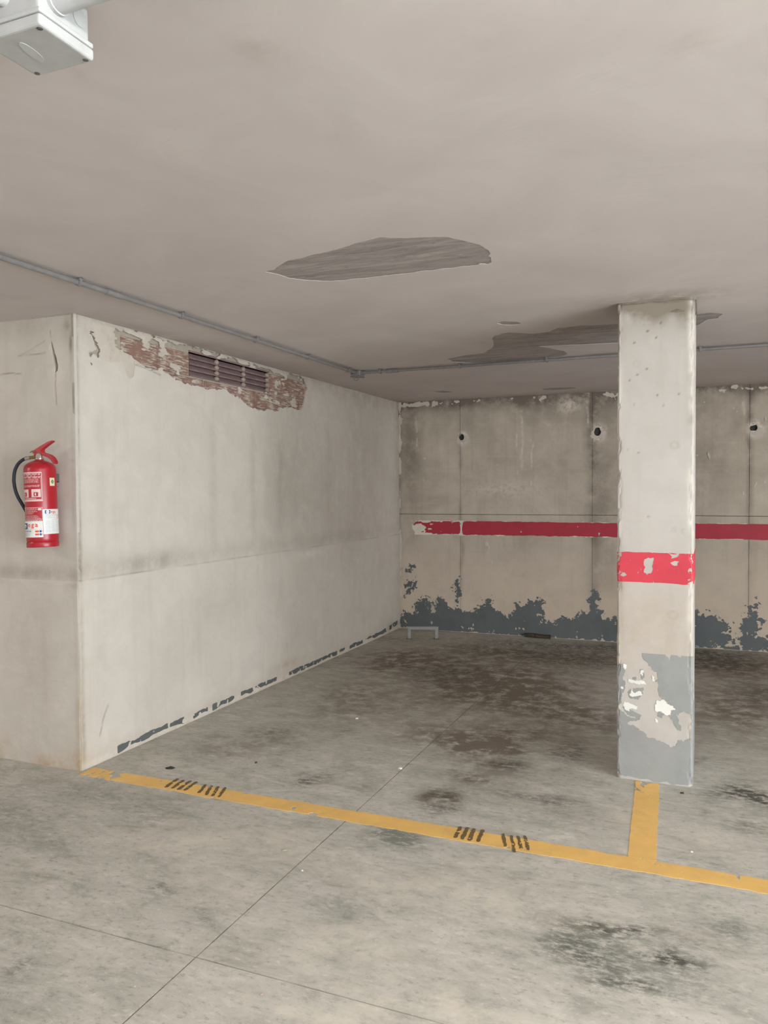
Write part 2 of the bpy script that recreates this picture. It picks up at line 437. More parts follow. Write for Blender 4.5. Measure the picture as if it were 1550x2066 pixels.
DARK = [  # px x, px y, size along x (m), along y (m), strength
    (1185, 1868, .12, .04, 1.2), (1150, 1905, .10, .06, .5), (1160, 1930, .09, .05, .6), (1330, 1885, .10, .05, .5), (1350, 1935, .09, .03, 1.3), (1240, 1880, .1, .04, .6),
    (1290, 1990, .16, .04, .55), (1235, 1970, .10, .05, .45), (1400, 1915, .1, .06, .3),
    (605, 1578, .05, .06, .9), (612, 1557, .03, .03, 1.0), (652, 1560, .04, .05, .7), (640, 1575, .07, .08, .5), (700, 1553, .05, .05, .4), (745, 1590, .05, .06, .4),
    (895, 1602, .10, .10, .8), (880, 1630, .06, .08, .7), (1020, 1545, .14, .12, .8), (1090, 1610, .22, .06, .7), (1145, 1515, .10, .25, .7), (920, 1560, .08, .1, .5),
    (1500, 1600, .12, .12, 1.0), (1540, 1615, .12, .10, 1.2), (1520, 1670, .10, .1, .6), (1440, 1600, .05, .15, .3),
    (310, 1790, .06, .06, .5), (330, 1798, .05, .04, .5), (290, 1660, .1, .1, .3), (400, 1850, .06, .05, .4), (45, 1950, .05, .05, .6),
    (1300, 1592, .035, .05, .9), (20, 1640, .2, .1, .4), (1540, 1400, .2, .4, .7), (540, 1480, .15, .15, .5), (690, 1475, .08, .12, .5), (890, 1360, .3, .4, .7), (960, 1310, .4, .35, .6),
    (1150, 1330, .6, .45, .9), (1420, 1335, .6, .45, 1.1), (1100, 1300, .9, .2, .7), (1330, 1310, .9, .2, .8), (800, 1290, .4, .2, .5)]  # broad blobs here: real dirt plus painted shade at the bay's back
BROWN = [(960, 1575, .10, .05, 1.3), (1010, 1545, .12, .06, 1.2), (890, 1608, .08, .06, 1.3), (1000, 1510, .2, .1, 1.0), (880, 1330, .9, .5, .6), (1100, 1320, .9, .35, .9), (1480, 1340, .6, .5, 1.0), (1500, 1400, .4, .6, .7), (1030, 1370, .5, .5, .5), (700, 1390, .3, .3, .4), (980, 1500, .25, .25, .9), (860, 1480, .3, .3, .7), (1000, 1560, .3, .2, .6), (900, 1600, .12, .1, .6), (700, 1430, .4, .5, .6), (520, 1500, .3, .2, .5), (950, 1390, .5, .6, .8),
    (1080, 1400, .5, .7, .7), (1200, 1450, .4, .3, .8), (430, 1520, .2, .12, .5), (800, 1340, .4, .5, .8), (1480, 1450, .4, .5, .7), (1150, 1640, .3, .1, .3), (310, 1600, .3, .1, .3), (1400, 1890, .12, .08, .4), (1060, 1480, .3, .2, .5)]
GREEN = [(800, 1692, .13, .08, 1.5), (815, 1688, .07, .05, 1.0), (1150, 1880, .12, .10, .8), (1210, 1900, .14, .10, .7), (1500, 1860, .12, .08, .7), (660, 1832, .13, .07, .5), (1470, 1880, .1, .08, .5), (1340, 1960, .22, .10, .45), (1250, 1960, .16, .10, .35), (60, 1690, .4, .15, .4), (200, 1600, .4, .1, .5), (340, 1640, .25, .1, .4), (40, 2010, .15, .08, .4), (830, 1945, .2, .1, .2)]
PALE = [(340, 1700, .25, .15, .8), (560, 1700, .3, .12, .6), (440, 1790, .2, .1, .6), (930, 1800, .5, .12, .7), (700, 1900, .3, .1, .6), (900, 2030, .4, .08, .8), (650, 2040, .3, .08, .7), (1270, 1640, .05, .2, .8), (1250, 1705, .03, .03, 1.2), (1000, 1740, .2, .05, .5), (760, 1470, .3, .2, .2), (1420, 1700, .2, .1, .5)]
def blobs(lst, wob=0.06):
    pts = [(fl(x, y), sx, sy, s) for x, y, sx, sy, s in lst]
    def fn(u, v):
        uu = u + wob*fbm(u, v, 4, 4, 31); vv = v + wob*fbm(u, v, 4, 4, 57)
        t = np.zeros_like(u)
        for (cx, cy), sx, sy, s in pts: t += s*np.exp(-((uu-cx)/sx)**2-((vv-cy)/sy)**2)
        return t
    return fn
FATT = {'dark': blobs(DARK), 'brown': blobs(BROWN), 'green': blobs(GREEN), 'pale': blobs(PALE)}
fto = lambda u, v, d: (u, v, -d)
gap = 0.003
xcuts = [(XL-0.05, JX-gap), (JX+gap, XR+0.05)]
ycuts = [(YR-0.05, JY-gap), (JY+gap, D+0.05)]
for i, (xa, xb) in enumerate(xcuts):
    for j, (ya, yb) in enumerate(ycuts):
        ux = lines((xa, max(xa, -0.7), 0.3), (max(xa, -0.7), xb, 0.022)) if i == 0 else lines((xa, 3.9, 0.022), (3.9, xb, 0.3))
        vy = lines((ya, -1.8, 0.3), (-1.8, yb, 0.022)) if j == 0 else lines((ya, yb, 0.022))
        edge = lambda u, v, xa=xa, xb=xb, ya=ya, yb=yb: np.minimum(np.minimum(u-xa, xb-u), np.minimum(v-ya, yb-v)) + 0.004
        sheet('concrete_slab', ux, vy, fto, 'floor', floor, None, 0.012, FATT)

def near_joint(u, v, w=0.0022): return np.minimum(np.abs(u-JX), np.abs(v-JY)) - w
lay = lambda h: (lambda u, v, d: (u, v, np.full_like(u, h)-d))
def yellow_field(u, v):
    e = 0.004*fbm(u, v, 30, 3, 3) + 0.003*fbm(u, v, 9, 2, 5)
    f = np.minimum(np.minimum(v+0.050, 0.064-v) + e, u-0.03)
    worn = 0.65-0.35*gauss(u, v, 0.2, 0.0, 0.22, 0.5) - 0.45*gauss(u, v, 0.5, -0.03, 0.12, 0.1)
    chips = worn - (fbm(u, v, 26, 4, 8)+0.5*fbm(u, v, 6, 3, 18))*0.75
    f = np.minimum(f, np.maximum(chips, -0.02)*0.03+0.0004)
    return np.minimum(f, near_joint(u, v))
o = sheet('parking_line', lines((0.02, 6.5, 0.011)), lines((-0.07, 0.085, 0.0065)), lay(0.0016), 'yellow_paint', floor, yellow_field, 0.0016)
tag(o, 'long yellow painted line across the mouth of the bay')
def stem_field(u, v):
    e = 0.003*fbm(u, v, 30, 3, 13)
    xa = 2.783 + (0.743-v)*0.05; xb = 2.886 + (0.95-v)*0.047
    f = np.minimum(np.minimum(u-xa, xb-u)+e, np.minimum(v-0.066, YC-0.012-v))
    chips = 0.62-0.9*gauss(u, v, 2.82, 0.86, 0.06, 0.1) - (fbm(u, v, 26, 4, 28)+0.4*fbm(u, v, 6, 3, 38))*0.8
    return np.minimum(f, np.maximum(chips, -0.02)*0.03+0.0004)
o = sheet('parking_line', lines((2.74, 2.95, 0.0065)), lines((0.06, YC, 0.011)), lay(0.0016), 'yellow_paint', floor, stem_field, 0.0016)
tag(o, 'short yellow painted stem running up to the pillar foot')
# tyre scuffs over the long line
def bars(quads, w):
    segs = [(fl(*a), fl(*b)) for a, b in quads]
    def f(u, v):
        d = np.full(np.shape(u), 1e9)
        for s in segs: d = np.minimum(d, segdist(u, v, s))
        return np.minimum(w - d + 0.003*fbm(u, v, 60, 3, 41), (0.38-fbm(u, v, 70, 3, 44)*0.6)*0.02)
    return f
c1 = lambda x, y: (140+x/2.348, 1500+y/2.348)
c2 = lambda x, y: (780+x/2.013, 1500+y/2.013)
BARS = [([(c1(460, 206), c1(512, 170)), (c1(490, 212), c1(540, 177)), (c1(520, 217), c1(570, 181)), (c1(550, 221), c1(598, 186))], 0.009),
        ([(c1(615, 235), c1(645, 198)), (c1(650, 243), c1(672, 203)), (c1(680, 248), c1(703, 208)), (c1(710, 252), c1(738, 212))], 0.008),
        ([(c2(280, 382), c2(300, 342)), (c2(308, 388), c2(328, 346)), (c2(338, 393), c2(355, 350)), (c2(372, 398), c2(390, 355))], 0.009),
        ([(c2(482, 418), c2(474, 370)), (c2(518, 440), c2(508, 378)), (c2(548, 428), c2(535, 380)), (c2(577, 435), c2(562, 378))], 0.007)]
for q, w in BARS:
    ps = [fl(*p) for s in q for p in s]; xs = [p[0] for p in ps]; ys = [p[1] for p in ps]
    sheet('tyre_scuff', lines((min(xs)-.03, max(xs)+.03, 0.004)), lines((min(ys)-.03, max(ys)+.03, 0.004)), lay(0.0026), 'tyre_black', floor, bars(q, w), 0.0008)

# ------------------------------------------------------------------ ceiling
c4 = lambda x, y: (500+x/1.476, 440+y/1.476)
def poly(fn, crop, pts): return [fn(*crop(*p)) for p in pts]
PATCH = [
  poly(ce, c4, [(52,160),(80,155),(88,145),(120,128),(180,113),(250,98),(320,75),(400,58),(470,60),(530,57),(590,55),(640,66),(690,78),(718,98),(720,108),(714,112),(724,117),(725,130),(715,138),(690,137),(686,141),(600,150),(500,161),(430,171),(340,180),(250,189),(190,187),(130,180),(90,168)]),
  poly(ce, c4, [(742,313),(760,308),(800,309),(818,315),(790,319),(760,318)]),
  poly(ce, c4, [(592,420),(650,408),(705,402),(730,385),(735,375),(728,360),(735,350),(780,340),(850,345),(900,338),(920,328),(1000,320),(1098,316),(1250,300),(1340,285),(1380,282),(1415,285),(1400,298),(1370,303),(1340,318),(1250,360),(1100,372),(1000,377),(930,380),(865,383),(900,388),(940,395),(955,405),(930,413),(880,418),(800,425),(740,430),(680,432),(610,428)]),
  poly(ce, c4, [(547,518),(580,514),(618,517),(585,521)]),
  poly(ce, c4, [(872,510),(900,506),(975,504),(980,508),(930,512),(890,514)])]
def ceil_field(u, v):
    f = np.full(np.shape(u), 1.0)
    e = 0.006*fbm(u, v, 22, 3, 2)
    for p in PATCH: f = np.minimum(f, -psdf(u, v, p)+e)
    return f
cto = lambda u, v, d: (u, v, H + d)
CST = [(510, 95, .05, .04, .7), (150, 145, .02, .02, 1.2), (1390, 90, .06, .05, .6), (1180, 310, .06, .03, .5), (660, 270, .05, .04, .4), (960, 95, .1, .1, .4), (560, 110, .1, .04, .5)]
cpts = [(ce(x, y), a, b, s) for x, y, a, b, s in CST]
def ceil_stain_shade(u, v):
    t = 0.6*np.exp(-(np.abs(D-v)/0.25)**2) + 0.35*np.exp(-(np.abs(u)/0.2)**2)*(v > 0)  # darker along the back and left wall edges
    t += 0.9*gauss(u, v, XC+WC/2, YC-0.02, 0.34, 0.16)  # shade around the pillar head painted into the ceiling colour
    for (cx, cy), a, b, s in cpts: t += 0.45*s*gauss(u, v, cx, cy, a, b)
    return t
ceiling = sheet('ceiling', lines((XL, 0.6, 0.09), (0.6, 3.4, 0.012), (3.4, XR, 0.3)), lines((YR, -0.6, 0.09), (-0.6, 0.35, 0.010), (0.35, D+0.05, 0.013)), cto, 'ceiling', None, ceil_field, 0.0016, {'stain_tone': ceil_stain_shade})
tag(ceiling, 'pinkish white plastered ceiling with patches fallen off', kind='structure')
slab = box('raw_slab', ((XL+XR)/2, (YR+D)/2, H+0.0016+0.1), (XR-XL+0.4, D-YR+0.4, 0.2), 'slab', ceiling)
tag(slab, 'bare grey slab showing where ceiling plaster fell off')

# ------------------------------------------------------------------ left wall of the bay
c3 = lambda x, y: (x/2.348, 480+y/2.348)
c8 = lambda x, y: (x/1.89, 1100+y/1.89)
LOSS = poly(wl, c3, [(410,390),(540,420),(620,440),(740,468),(840,495),(893,508),(1000,535),(1100,565),(1200,600),(1280,630),(1340,640),(1400,650),(1440,665),(1455,710),(1440,780),(1425,815),(1380,805),(1330,800),(1310,822),(1230,815),(1190,800),(1130,760),(1090,735),(1050,712),(1000,715),(950,705),(880,690),(830,660),(760,640),(700,620),(640,585),(628,655),(608,655),(580,595),(520,580),(440,545),(432,610),(424,545),(465,530),(440,460),(415,430)])
VY0, VY1, VZ0, VZ1 = 1.015, 2.018, 2.256, 2.407
def left_field(u, v):
    e = 0.012*fbm(u, v, 9, 3, 4) + 0.008*fbm(u, v, 40, 3, 6)
    f = -psdf(u, v, LOSS) + e
    return np.minimum(f, 0.5)
def left_relief(u, v):
    step = 1/(1+np.exp(-(1.022-v)/0.0025))
    return 0.005*step + 0.0035*fbm(u, v, 1.6, 3, 9) + 0.0018*fbm(u+0.4*v, v*1.4, 5, 3, 12)
lto = lambda u, v, d: (left_relief(u, v) - d, u, v)
def left_stain_tone(u, v):  # stains, plus darker towards the ceiling and the back corner
    t = 0.5*np.exp(-((v-1.08)/0.06)**2)*(v > 1.022)*np.clip(2.4-u*0.5, 0, 1) * (0.7+0.5*fbm(u, v, 1.5, 2, 3))
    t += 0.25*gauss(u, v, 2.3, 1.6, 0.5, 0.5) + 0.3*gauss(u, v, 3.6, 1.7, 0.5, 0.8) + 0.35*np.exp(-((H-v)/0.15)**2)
    for a, b, c, w, s in [(1.25, 1.02, 2.1, .05, .5), (1.75, 1.1, 2.05, .04, .45), (2.15, 1.1, 2.0, .06, .45), (3.0, 1.0, 2.2, .08, .3), (0.18, .3, 2.1, .03, .25)]:
        t += 0.4*s*np.exp(-((u-a)/w)**2)*np.clip((v-b)*6, 0, 1)*np.clip((c-v)*6, 0, 1)
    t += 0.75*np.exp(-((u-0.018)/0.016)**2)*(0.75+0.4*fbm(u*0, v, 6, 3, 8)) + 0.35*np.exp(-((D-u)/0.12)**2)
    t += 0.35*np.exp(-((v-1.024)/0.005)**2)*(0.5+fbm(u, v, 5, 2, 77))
    return np.maximum(t, 0)
def left_crack(u, v):
    cr = [[c3(425, 540), c3(520, 570), c3(560, 580)], [c3(350, 360), c3(350, 660), c3(360, 880)], [c8(380, 720), c8(392, 660), c8(410, 610)], [c3(640, 600), c3(700, 620), c3(760, 650)]]
    d = np.full(np.shape(u), 1e9)
    for c in cr: d = np.minimum(d, segdist(u, v, [wl(*p) for p in c]))
    return np.exp(-(d/0.005)**2)*0.5
def left_ochre(u, v):
    return 0.5*np.exp(-(v/0.07)**2) + 0.4*np.exp(-(u/0.03)**2)*(v < 0.5) + 0.6*gauss(u, v, 2.2, 0.12, 0.2, 0.03)
def left_pale(u, v):
    return 0.8*gauss(u, v, 2.6, 0.97, 0.25, 0.03) + 0.6*np.exp(-((v-0.02)/0.02)**2) + 0.3*np.maximum(0, fbm(u, v, 2.2, 3, 21))*(v < 1.0)
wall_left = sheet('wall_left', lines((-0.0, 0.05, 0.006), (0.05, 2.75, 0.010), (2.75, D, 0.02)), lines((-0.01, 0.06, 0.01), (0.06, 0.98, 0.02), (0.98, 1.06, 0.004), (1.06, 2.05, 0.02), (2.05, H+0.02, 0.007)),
    lto, 'wall_plaster', None, left_field, 0.014, {'stain_tone': left_stain_tone, 'ochre': left_ochre, 'pale': left_pale, 'crack': left_crack})
tag(wall_left, 'cream plastered side wall with a strip of bared brick near the top', kind='structure')
# masonry behind the plaster
def mortar_bed(name, ya, yb, za, zb):
    b = box(name, (-0.07, (ya+yb)/2, (za+zb)/2), (0.104, yb-ya, zb-za), 'mortar', wall_left); return b
mortar_bed('mortar_bed', 0.02, VY0, 1.9, H+0.02); mortar_bed('mortar_bed', VY1, D, 1.9, H+0.02)
mortar_bed('mortar_bed', VY0, VY1, 1.9, VZ0-0.004); mortar_bed('mortar_bed', VY0, VY1, VZ1, H+0.02)
def brick(ya, yb, za, zb, x=-0.009):
    bm = bmesh.new(); add_box(bm, (0, 0, 0), (0.05, yb-ya, zb-za), 0.004, seg=1)
    o = bm_obj('brick', bm, 'brick', wall_left)
    o.location = (x-0.025+random.uniform(-.0015, .002), (ya+yb)/2, (za+zb)/2); o.rotation_euler = (random.uniform(-.006, .006), 0, random.uniform(-.006, .006))
for a in (0.37, 0.69): brick(a+0.006, min(a+0.319, VY0-0.004), VZ0-0.006, VZ1-0.01)
for a in (VY1+0.0, 2.345): brick(a+0.006, a+0.32, VZ0-0.004, VZ1-0.008)
for k in range(1, 9): brick(0.2+0.325*k+0.006, 0.2+0.325*(k+1)-0.006, 2.115, 2.24)
# plaster rest lying on the bricks, pieces of it
def rest_field(u, v):
    f = psdf(u, v, LOSS)+0.02
    n = fbm(u, v, 8, 4, 91) + 0.6*fbm(u*0.6, v*3, 14, 3, 95)
    left = 0.42*gauss(u, v, 0.28, 2.36, 0.2, 0.14) + 0.55*gauss(u, v, 0.62, 2.22, 0.22, 0.05) + 0.5*gauss(u, v, 2.5, 2.19, 0.14, 0.05) + 0.35*gauss(u, v, 1.3, 2.235, .4, .03) + 0.4*np.exp(-((2.435-v)/0.03)**2) + .5*gauss(u, v, 2.1, 2.3, .05, .1)
    return np.minimum(f, (n*0.55 - 0.42 + left)*0.03)
def rest_vent(u, v):
    return np.minimum(rest_field(u, v), np.maximum(np.maximum(VY0-u, u-VY1), np.maximum(VZ0-v, v-VZ1))-0.002)
o = sheet('plaster_residue', lines((0.03, 2.72, 0.007)), lines((2.1, H+0.01, 0.006)), lambda u, v, d: (-0.0035+0*u-d, u, v), 'residue_plaster', wall_left, rest_vent, 0.008)
tag(o, 'thin rests of pale plaster clinging to the bared bricks')
# grey skirting paint, broken dashes along the foot
def left_dado(u, v):
    segs = [wl(*c8(x, y))[0] for x, y in [(445,780),(700,672),(735,655),(790,632),(808,622),(892,580),(918,566),(1055,508),(1100,490),(1285,408),(1418,352),(1460,335)]]
    m = np.full(np.shape(u), -1.0)
    for a, b in zip(segs[::2], segs[1::2]): m = np.maximum(m, np.minimum(u-a, b-u)*0.6)
    m = np.maximum(m, np.where(u > segs[9], 0.002+0.02*fbm(u, v, 9, 2, 6), -1))
    top = 0.052+0.008*fbm(u, v, 14, 3, 3) + 0.05*np.clip((u-4.1)/0.6, 0, 1)
    bot = 0.020+0.010*fbm(u, v*0, 10, 3, 5)
    f = np.minimum(np.minimum(top-v, v-bot), m)
    return np.minimum(f, (0.35-fbm(u, v, 34, 4, 15)*0.8)*0.02)
o = sheet('grey_paint', lines((0.2, D-0.01, 0.009)), lines((0.008, 0.14, 0.005)), lambda u, v, d: (left_relief(u, v)+0.0015-d, u, v), 'dark_grey_paint', wall_left, left_dado, 0.0015)
tag(o, 'broken strip of dark grey skirting paint')

# ------------------------------------------------------------------ near wall with the extinguisher
GASH = poly(wn, c3, [(238,462),(248,505),(264,556),(275,600),(274,628),(262,642),(255,600),(248,560),(243,520)])
def near_field(u, v):
    f = -psdf(u, v, GASH) + 0.002*fbm(u, v, 60, 2, 3)
    return np.minimum(f, 0.5)
def near_relief(u, v):
    step = 1/(1+np.exp(-(1.022-v)/0.0025))
    slabs = psdf(u, v, poly(wn, c3, [(85,560),(110,545),(215,480),(240,500),(240,540),(110,556)]))
    return 0.004*step + 0.0025*fbm(u, v, 2.0, 3, 19) + 0.0025*np.clip(slabs/0.012, 0, 1) + 0.003*fbm(u, v, 9, 3, 29)*0.4
nto = lambda u, v, d: (u, -near_relief(u, v) + d, v)
def near_crack(u, v):
    cr = [[c3(85, 560), c3(110, 553), c3(180, 549), c3(215, 543)], [c3(236, 440), c3(240, 470)], [c3(265, 630), c3(262, 700), c3(268, 790)], [c3(0, 648), c3(50, 640), c3(100, 645)], [c3(0, 395), c3(270, 366), c3(345, 358)]]
    d = np.full(np.shape(u), 1e9)
    for c in cr: d = np.minimum(d, segdist(u, v, [wn(*p) for p in c]))
    return np.exp(-(d/0.0035)**2)*0.5
def near_stain(u, v):
    t = 0.45*np.exp(-((v-1.06)/0.05)**2)*(v > 1.022) + 0.25*np.exp(-((v-1.0)/0.02)**2)*(0.4+fbm(u, v, 5, 3, 7)) + 0.25*gauss(u, v, -0.3, 0.6, 0.15, 0.4)
    t += 0.3*np.exp(-((u+0.02)/0.012)**2)*(0.6+0.4*fbm(u*0, v, 5, 3, 8)) + 0.6*gauss(u, v, -0.05, 2.38, 0.03, 0.06) + 0.35*gauss(u, v, -0.35, 2.4, .3, .08)
    t += 0.7*gauss(u, v, *wn(335/2.348, 480+500/2.348), .012, .05)
    return np.maximum(t, 0)
def near_ochre(u, v):
    return 0.9*np.exp(-(v/0.10)**2)*(0.7+fbm(u, v, 4, 3, 6)) + 0.5*np.exp(-(u/0.02)**2)*(v < 0.4)
wall_near = sheet('wall_front', lines((XL, -0.75, 0.3), (-0.75, -0.45, 0.012), (-0.45, 0.0, 0.005)), lines((-0.01, 0.98, 0.02), (0.98, 1.06, 0.004), (1.06, 1.95, 0.02), (1.95, H+0.02, 0.007)), nto, 'near_plaster', None, near_field, 0.02,
    {'stain_tone': near_stain, 'ochre': near_ochre, 'crack': near_crack, 'pale': lambda u, v: 0.7*gauss(u, v, -0.12, 2.15, 0.06, 0.12)})
tag(wall_near, 'cream plastered wall end carrying the extinguisher', kind='structure')
box('masonry_core', (XL/2-0.03, 0.09, H/2), (abs(XL)-0.06, 0.14, H+0.04), 'brick', wall_near)

# ------------------------------------------------------------------ back wall: cast concrete panels
c5 = lambda x, y: (780+x/3.163, 760+y/3.163)
c6 = lambda x, y: (1180+x/3.332, 580+y/3.332)
c7 = lambda x, y: (1180+x/3.689, 1080+y/3.689)
wall_back = box('wall_back', ((XR-0.1)/2, D+0.06+0.045, H/2), (XR+0.3, 0.1, H+0.06), 'joint_filler')
tag(wall_back, 'bare concrete back wall with red band and peeling grey dado', kind='structure')
SX = [-0.02, 0.690, 2.045, 3.447, 4.85, 6.25, 7.6, XR+0.05]; SZ = [-0.01, 1.243, H+0.02]
HOLES = [(0.706, 2.052, .030), (2.093, 2.061, .036), (3.479, 2.050, .034), (4.87, 2.055, .034)]
def back_field(u, v):
    f = np.full(np.shape(u), 0.5)
    for cx, cz, r in HOLES: f = np.minimum(f, np.hypot(u-cx, (v-cz)*0.85)-r+0.006*fbm(u, v, 40, 2, 6))
    return f
bto = lambda u, v, d: (u, D + 0.002*fbm(u, v, 2, 3, 3) + d, v)
def back_stain_tone(u, v):  # seam stains, plus darker towards the ceiling, left corner and behind the pillar
    t = np.zeros_like(u)
    for sx, s, w in ((0.690, .8, .022), (2.045, 1.0, .05), (3.447, .8, .022), (4.85, .8, .03)):
        t += s*np.exp(-((u-sx-0.02*fbm(u*0, v, 3, 2, 5))/w)**2)*(0.55+0.6*fbm(u*0+sx, v, 2.5, 3, 14))
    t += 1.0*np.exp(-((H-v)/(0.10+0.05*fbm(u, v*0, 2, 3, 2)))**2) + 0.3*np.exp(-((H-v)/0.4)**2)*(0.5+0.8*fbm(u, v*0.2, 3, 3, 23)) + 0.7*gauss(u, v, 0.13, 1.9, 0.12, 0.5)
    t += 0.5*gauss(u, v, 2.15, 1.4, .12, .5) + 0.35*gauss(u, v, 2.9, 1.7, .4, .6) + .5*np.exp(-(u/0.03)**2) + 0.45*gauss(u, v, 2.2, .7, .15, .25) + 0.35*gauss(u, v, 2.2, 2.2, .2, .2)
    return np.maximum(t, 0)
def back_pale(u, v):
    t = np.zeros_like(u)
    for cx, cz, r in HOLES: t += 3.0*np.exp(-(np.hypot((u-cx-.012)*1.15, v-cz+.012)/(r*1.6))**2)
    for x, z0, z1 in ((1.345, 1.68, 2.35), (1.45, 1.7, 2.0), (1.28, 1.9, 2.1), (0.2, 1.9, 2.3), (2.0, 2.1, 2.4), (3.4, 2.15, 2.35), (3.62, 2.1, 2.4)):
        t += 0.6*np.exp(-((u-x+0.02*fbm(u*0, v, 3, 2, 5))/0.009)**2)*np.clip((v-z0)*20, 0, 1)*np.clip((z1-v)*20, 0, 1)
    t += .8*gauss(u, v, 1.82, 2.33, .1, .07) + .4*gauss(u, v, 1.15, 1.5, .4, .08) + .5*gauss(u, v, 1.6, 2.15, .06, .02)
    return t
BATT = {'stain_tone': back_stain_tone, 'pale': back_pale, 'lower': lambda u, v: np.clip((1.0-v)/0.6, 0, 1)}
for i in range(len(SX)-1):
    for j in range(2):
        g = 0.0025; fine = i < 3
        du = 0.014 if fine else 0.05
        us = lines((SX[i]+g*0.6, SX[i+1]-g*0.6, du)); vs = lines((SZ[j]+g, SZ[j+1]-g, 0.02)) if j == 0 or not fine else lines((SZ[j]+g, 1.98, 0.02), (1.98, 2.13, 0.009), (2.13, SZ[j+1]-g, 0.02))
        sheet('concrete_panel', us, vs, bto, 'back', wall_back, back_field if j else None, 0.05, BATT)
for cx, cz, r in HOLES:
    tag(box('tie_hole_plug', (cx, D+0.035, cz), (r*3.2, 0.02, r*3.2), 'dark_hole', wall_back), 'dark plugged formwork tie hole')
for cx, cz, r in HOLES[:3]:
    def ringf(u, v, cx=cx, cz=cz, r=r):
        d = np.hypot((u-cx-0.006)*1.1, v-cz+0.006)
        return np.minimum(np.minimum(r*1.75 + 0.022*fbm(u, v, 30, 4, int(cx*31)) + 0.012*np.clip((cz-v)/r, -1, 1) - d, np.hypot(u-cx, (v-cz)*0.85)-r*0.95), 0.02)
    sheet('plaster_residue', lines((cx-.11, cx+.11, 0.006)), lines((cz-.11, cz+.11, 0.006)), lambda u, v, d: (u, D-0.003+0.002*fbm(u, v, 2, 3, 3)+d, v), 'residue_plaster', wall_back, ringf, 0.004)
# red band
def red_back(u, v):
    top = 1.170+0.003*fbm(u, v, 18, 3, 3)+0.002*np.sin(u*2); bot = 1.030+0.006*fbm(u, v, 16, 3, 7)
    f = np.minimum(np.minimum(top-v, v-bot), u-(0.19+0.03*fbm(u*0, v, 16, 3, 5)))
    f = np.minimum(f, np.abs(u-0.700)-0.010-0.010*fbm(u*0, v, 14, 3, 15))
    bald = psdf(u, v, poly(wb, c5, [(150,948),(200,940),(235,945),(255,962),(240,985),(200,992),(150,985)]))
    f = np.minimum(f, -bald + 0.008*fbm(u, v, 40, 3, 4))
    keep = 0.30 + 0.85*np.clip((u-0.30)/0.5, 0, 1) + 0.6*np.clip((u-0.9), 0, 1) - 0.35*np.exp(-((u-0.74)/0.15)**2)
    edge = np.minimum(top-v, v-bot)
    keep = keep - 0.55*np.exp(-(edge/0.012)**2)
    n = fbm(u*0.5, v*1.3, 34, 4, 27)
    return np.minimum(f, (keep - n*0.9)*0.02)
o = sheet('red_band', lines((0.13, 1.2, 0.0055), (1.2, 3.8, 0.011), (3.8, XR, 0.05)), lines((1.012, 1.185, 0.0055)), lambda u, v, d: (u, D-0.0035+0.002*fbm(u, v, 2, 3, 3)+d, v), 'dim_red_paint', wall_back, red_back, 0.0025)
tag(o, 'horizontal red painted band on the back wall')
def fringe(u, v):
    edge = np.minimum(np.abs(v-1.168), np.abs(v-1.031))
    a = 0.45*np.exp(-(edge/0.007)**2)*(0.5+0.7*fbm(u, v*0, 3, 2, 8)) + 0.75*gauss(u, v, 0.27, 1.10, 0.16, 0.07) + 0.6*np.exp(-((u-0.70)/0.025)**2) + 0.3*gauss(u, v, 0.8, 1.12, .2, .06)
    return np.minimum((fbm(u, v, 20, 4, 121, 0.7)*0.5-0.35+a)*0.03, np.minimum(1.178-v, v-1.02))
o = sheet('plaster_residue', lines((0.15, 3.75, 0.007)), lines((1.015, 1.182, 0.0055)), lambda u, v, d: (u, D-0.0025+0.002*fbm(u, v, 2, 3, 3)+d, v), 'pale_plaster', wall_back, fringe, 0.0015)
tag(o, 'pale flakes along the edges of the red band')
# grey dado, peeled
TOPL = [(85,1560),(110,1500),(165,1510),(180,1440),(250,1400),(280,1420),(290,1480),(330,1420),(370,1430),(420,1470),(445,1480),(440,1340),(455,1290),(470,1330),(505,1350),(490,1380),(465,1400),(465,1470),(520,1480),(560,1500),(600,1440),(660,1420),(670,1460),(700,1480),(740,1520),(800,1520),(830,1450),(880,1460),(920,1430),(980,1440),(1010,1490),(1020,1550),(1080,1560),(1140,1540),(1200,1550),(1250,1500),(1290,1480),(1290,1400),(1320,1365),(1360,1370),(1365,1420),(1340,1480),(1380,1500),(1420,1540),(1470,1570)]
TOPR = [(830,570),(870,600),(940,590),(1000,620),(1070,640),(1085,740),(1130,760),(1180,640),(1210,620),(1210,520),(1250,490),(1300,520),(1310,620),(1300,720),(1365,740)]
DADO = [(-0.01, 0.0)] + poly(wb, c5, TOPL) + poly(wb, c7, TOPR) + [(3.9, .35), (4.6, .3), (5.2, .42), (6, .3), (XR, .35), (XR, -0.02), (-0.01, -0.02)]
B1 = poly(wb, c5, [(120,1245),(125,1220),(150,1195),(182,1198),(178,1222),(150,1238)]); B2 = poly(wb, c5, [(110,1330),(150,1300),(185,1310),(160,1345),(190,1350),(150,1390),(125,1385),(140,1350)])
def dado_back(u, v):
    f = np.maximum(np.maximum(psdf(u, v, DADO), psdf(u, v, B1)), psdf(u, v, B2)+0.01)
    f = np.clip(f, -0.2, 0.25)
    n = fbm(u, v, 11, 3, 33)*0.035 + fbm(u, v, 34, 4, 37, 0.8)*0.058
    g = f + n
    inner = (0.32 - fbm(u, v, 13, 5, 51, 0.7) + np.clip(f, 0, .3)*3.4)*0.03
    return np.minimum(np.minimum(g, inner), v-0.004)
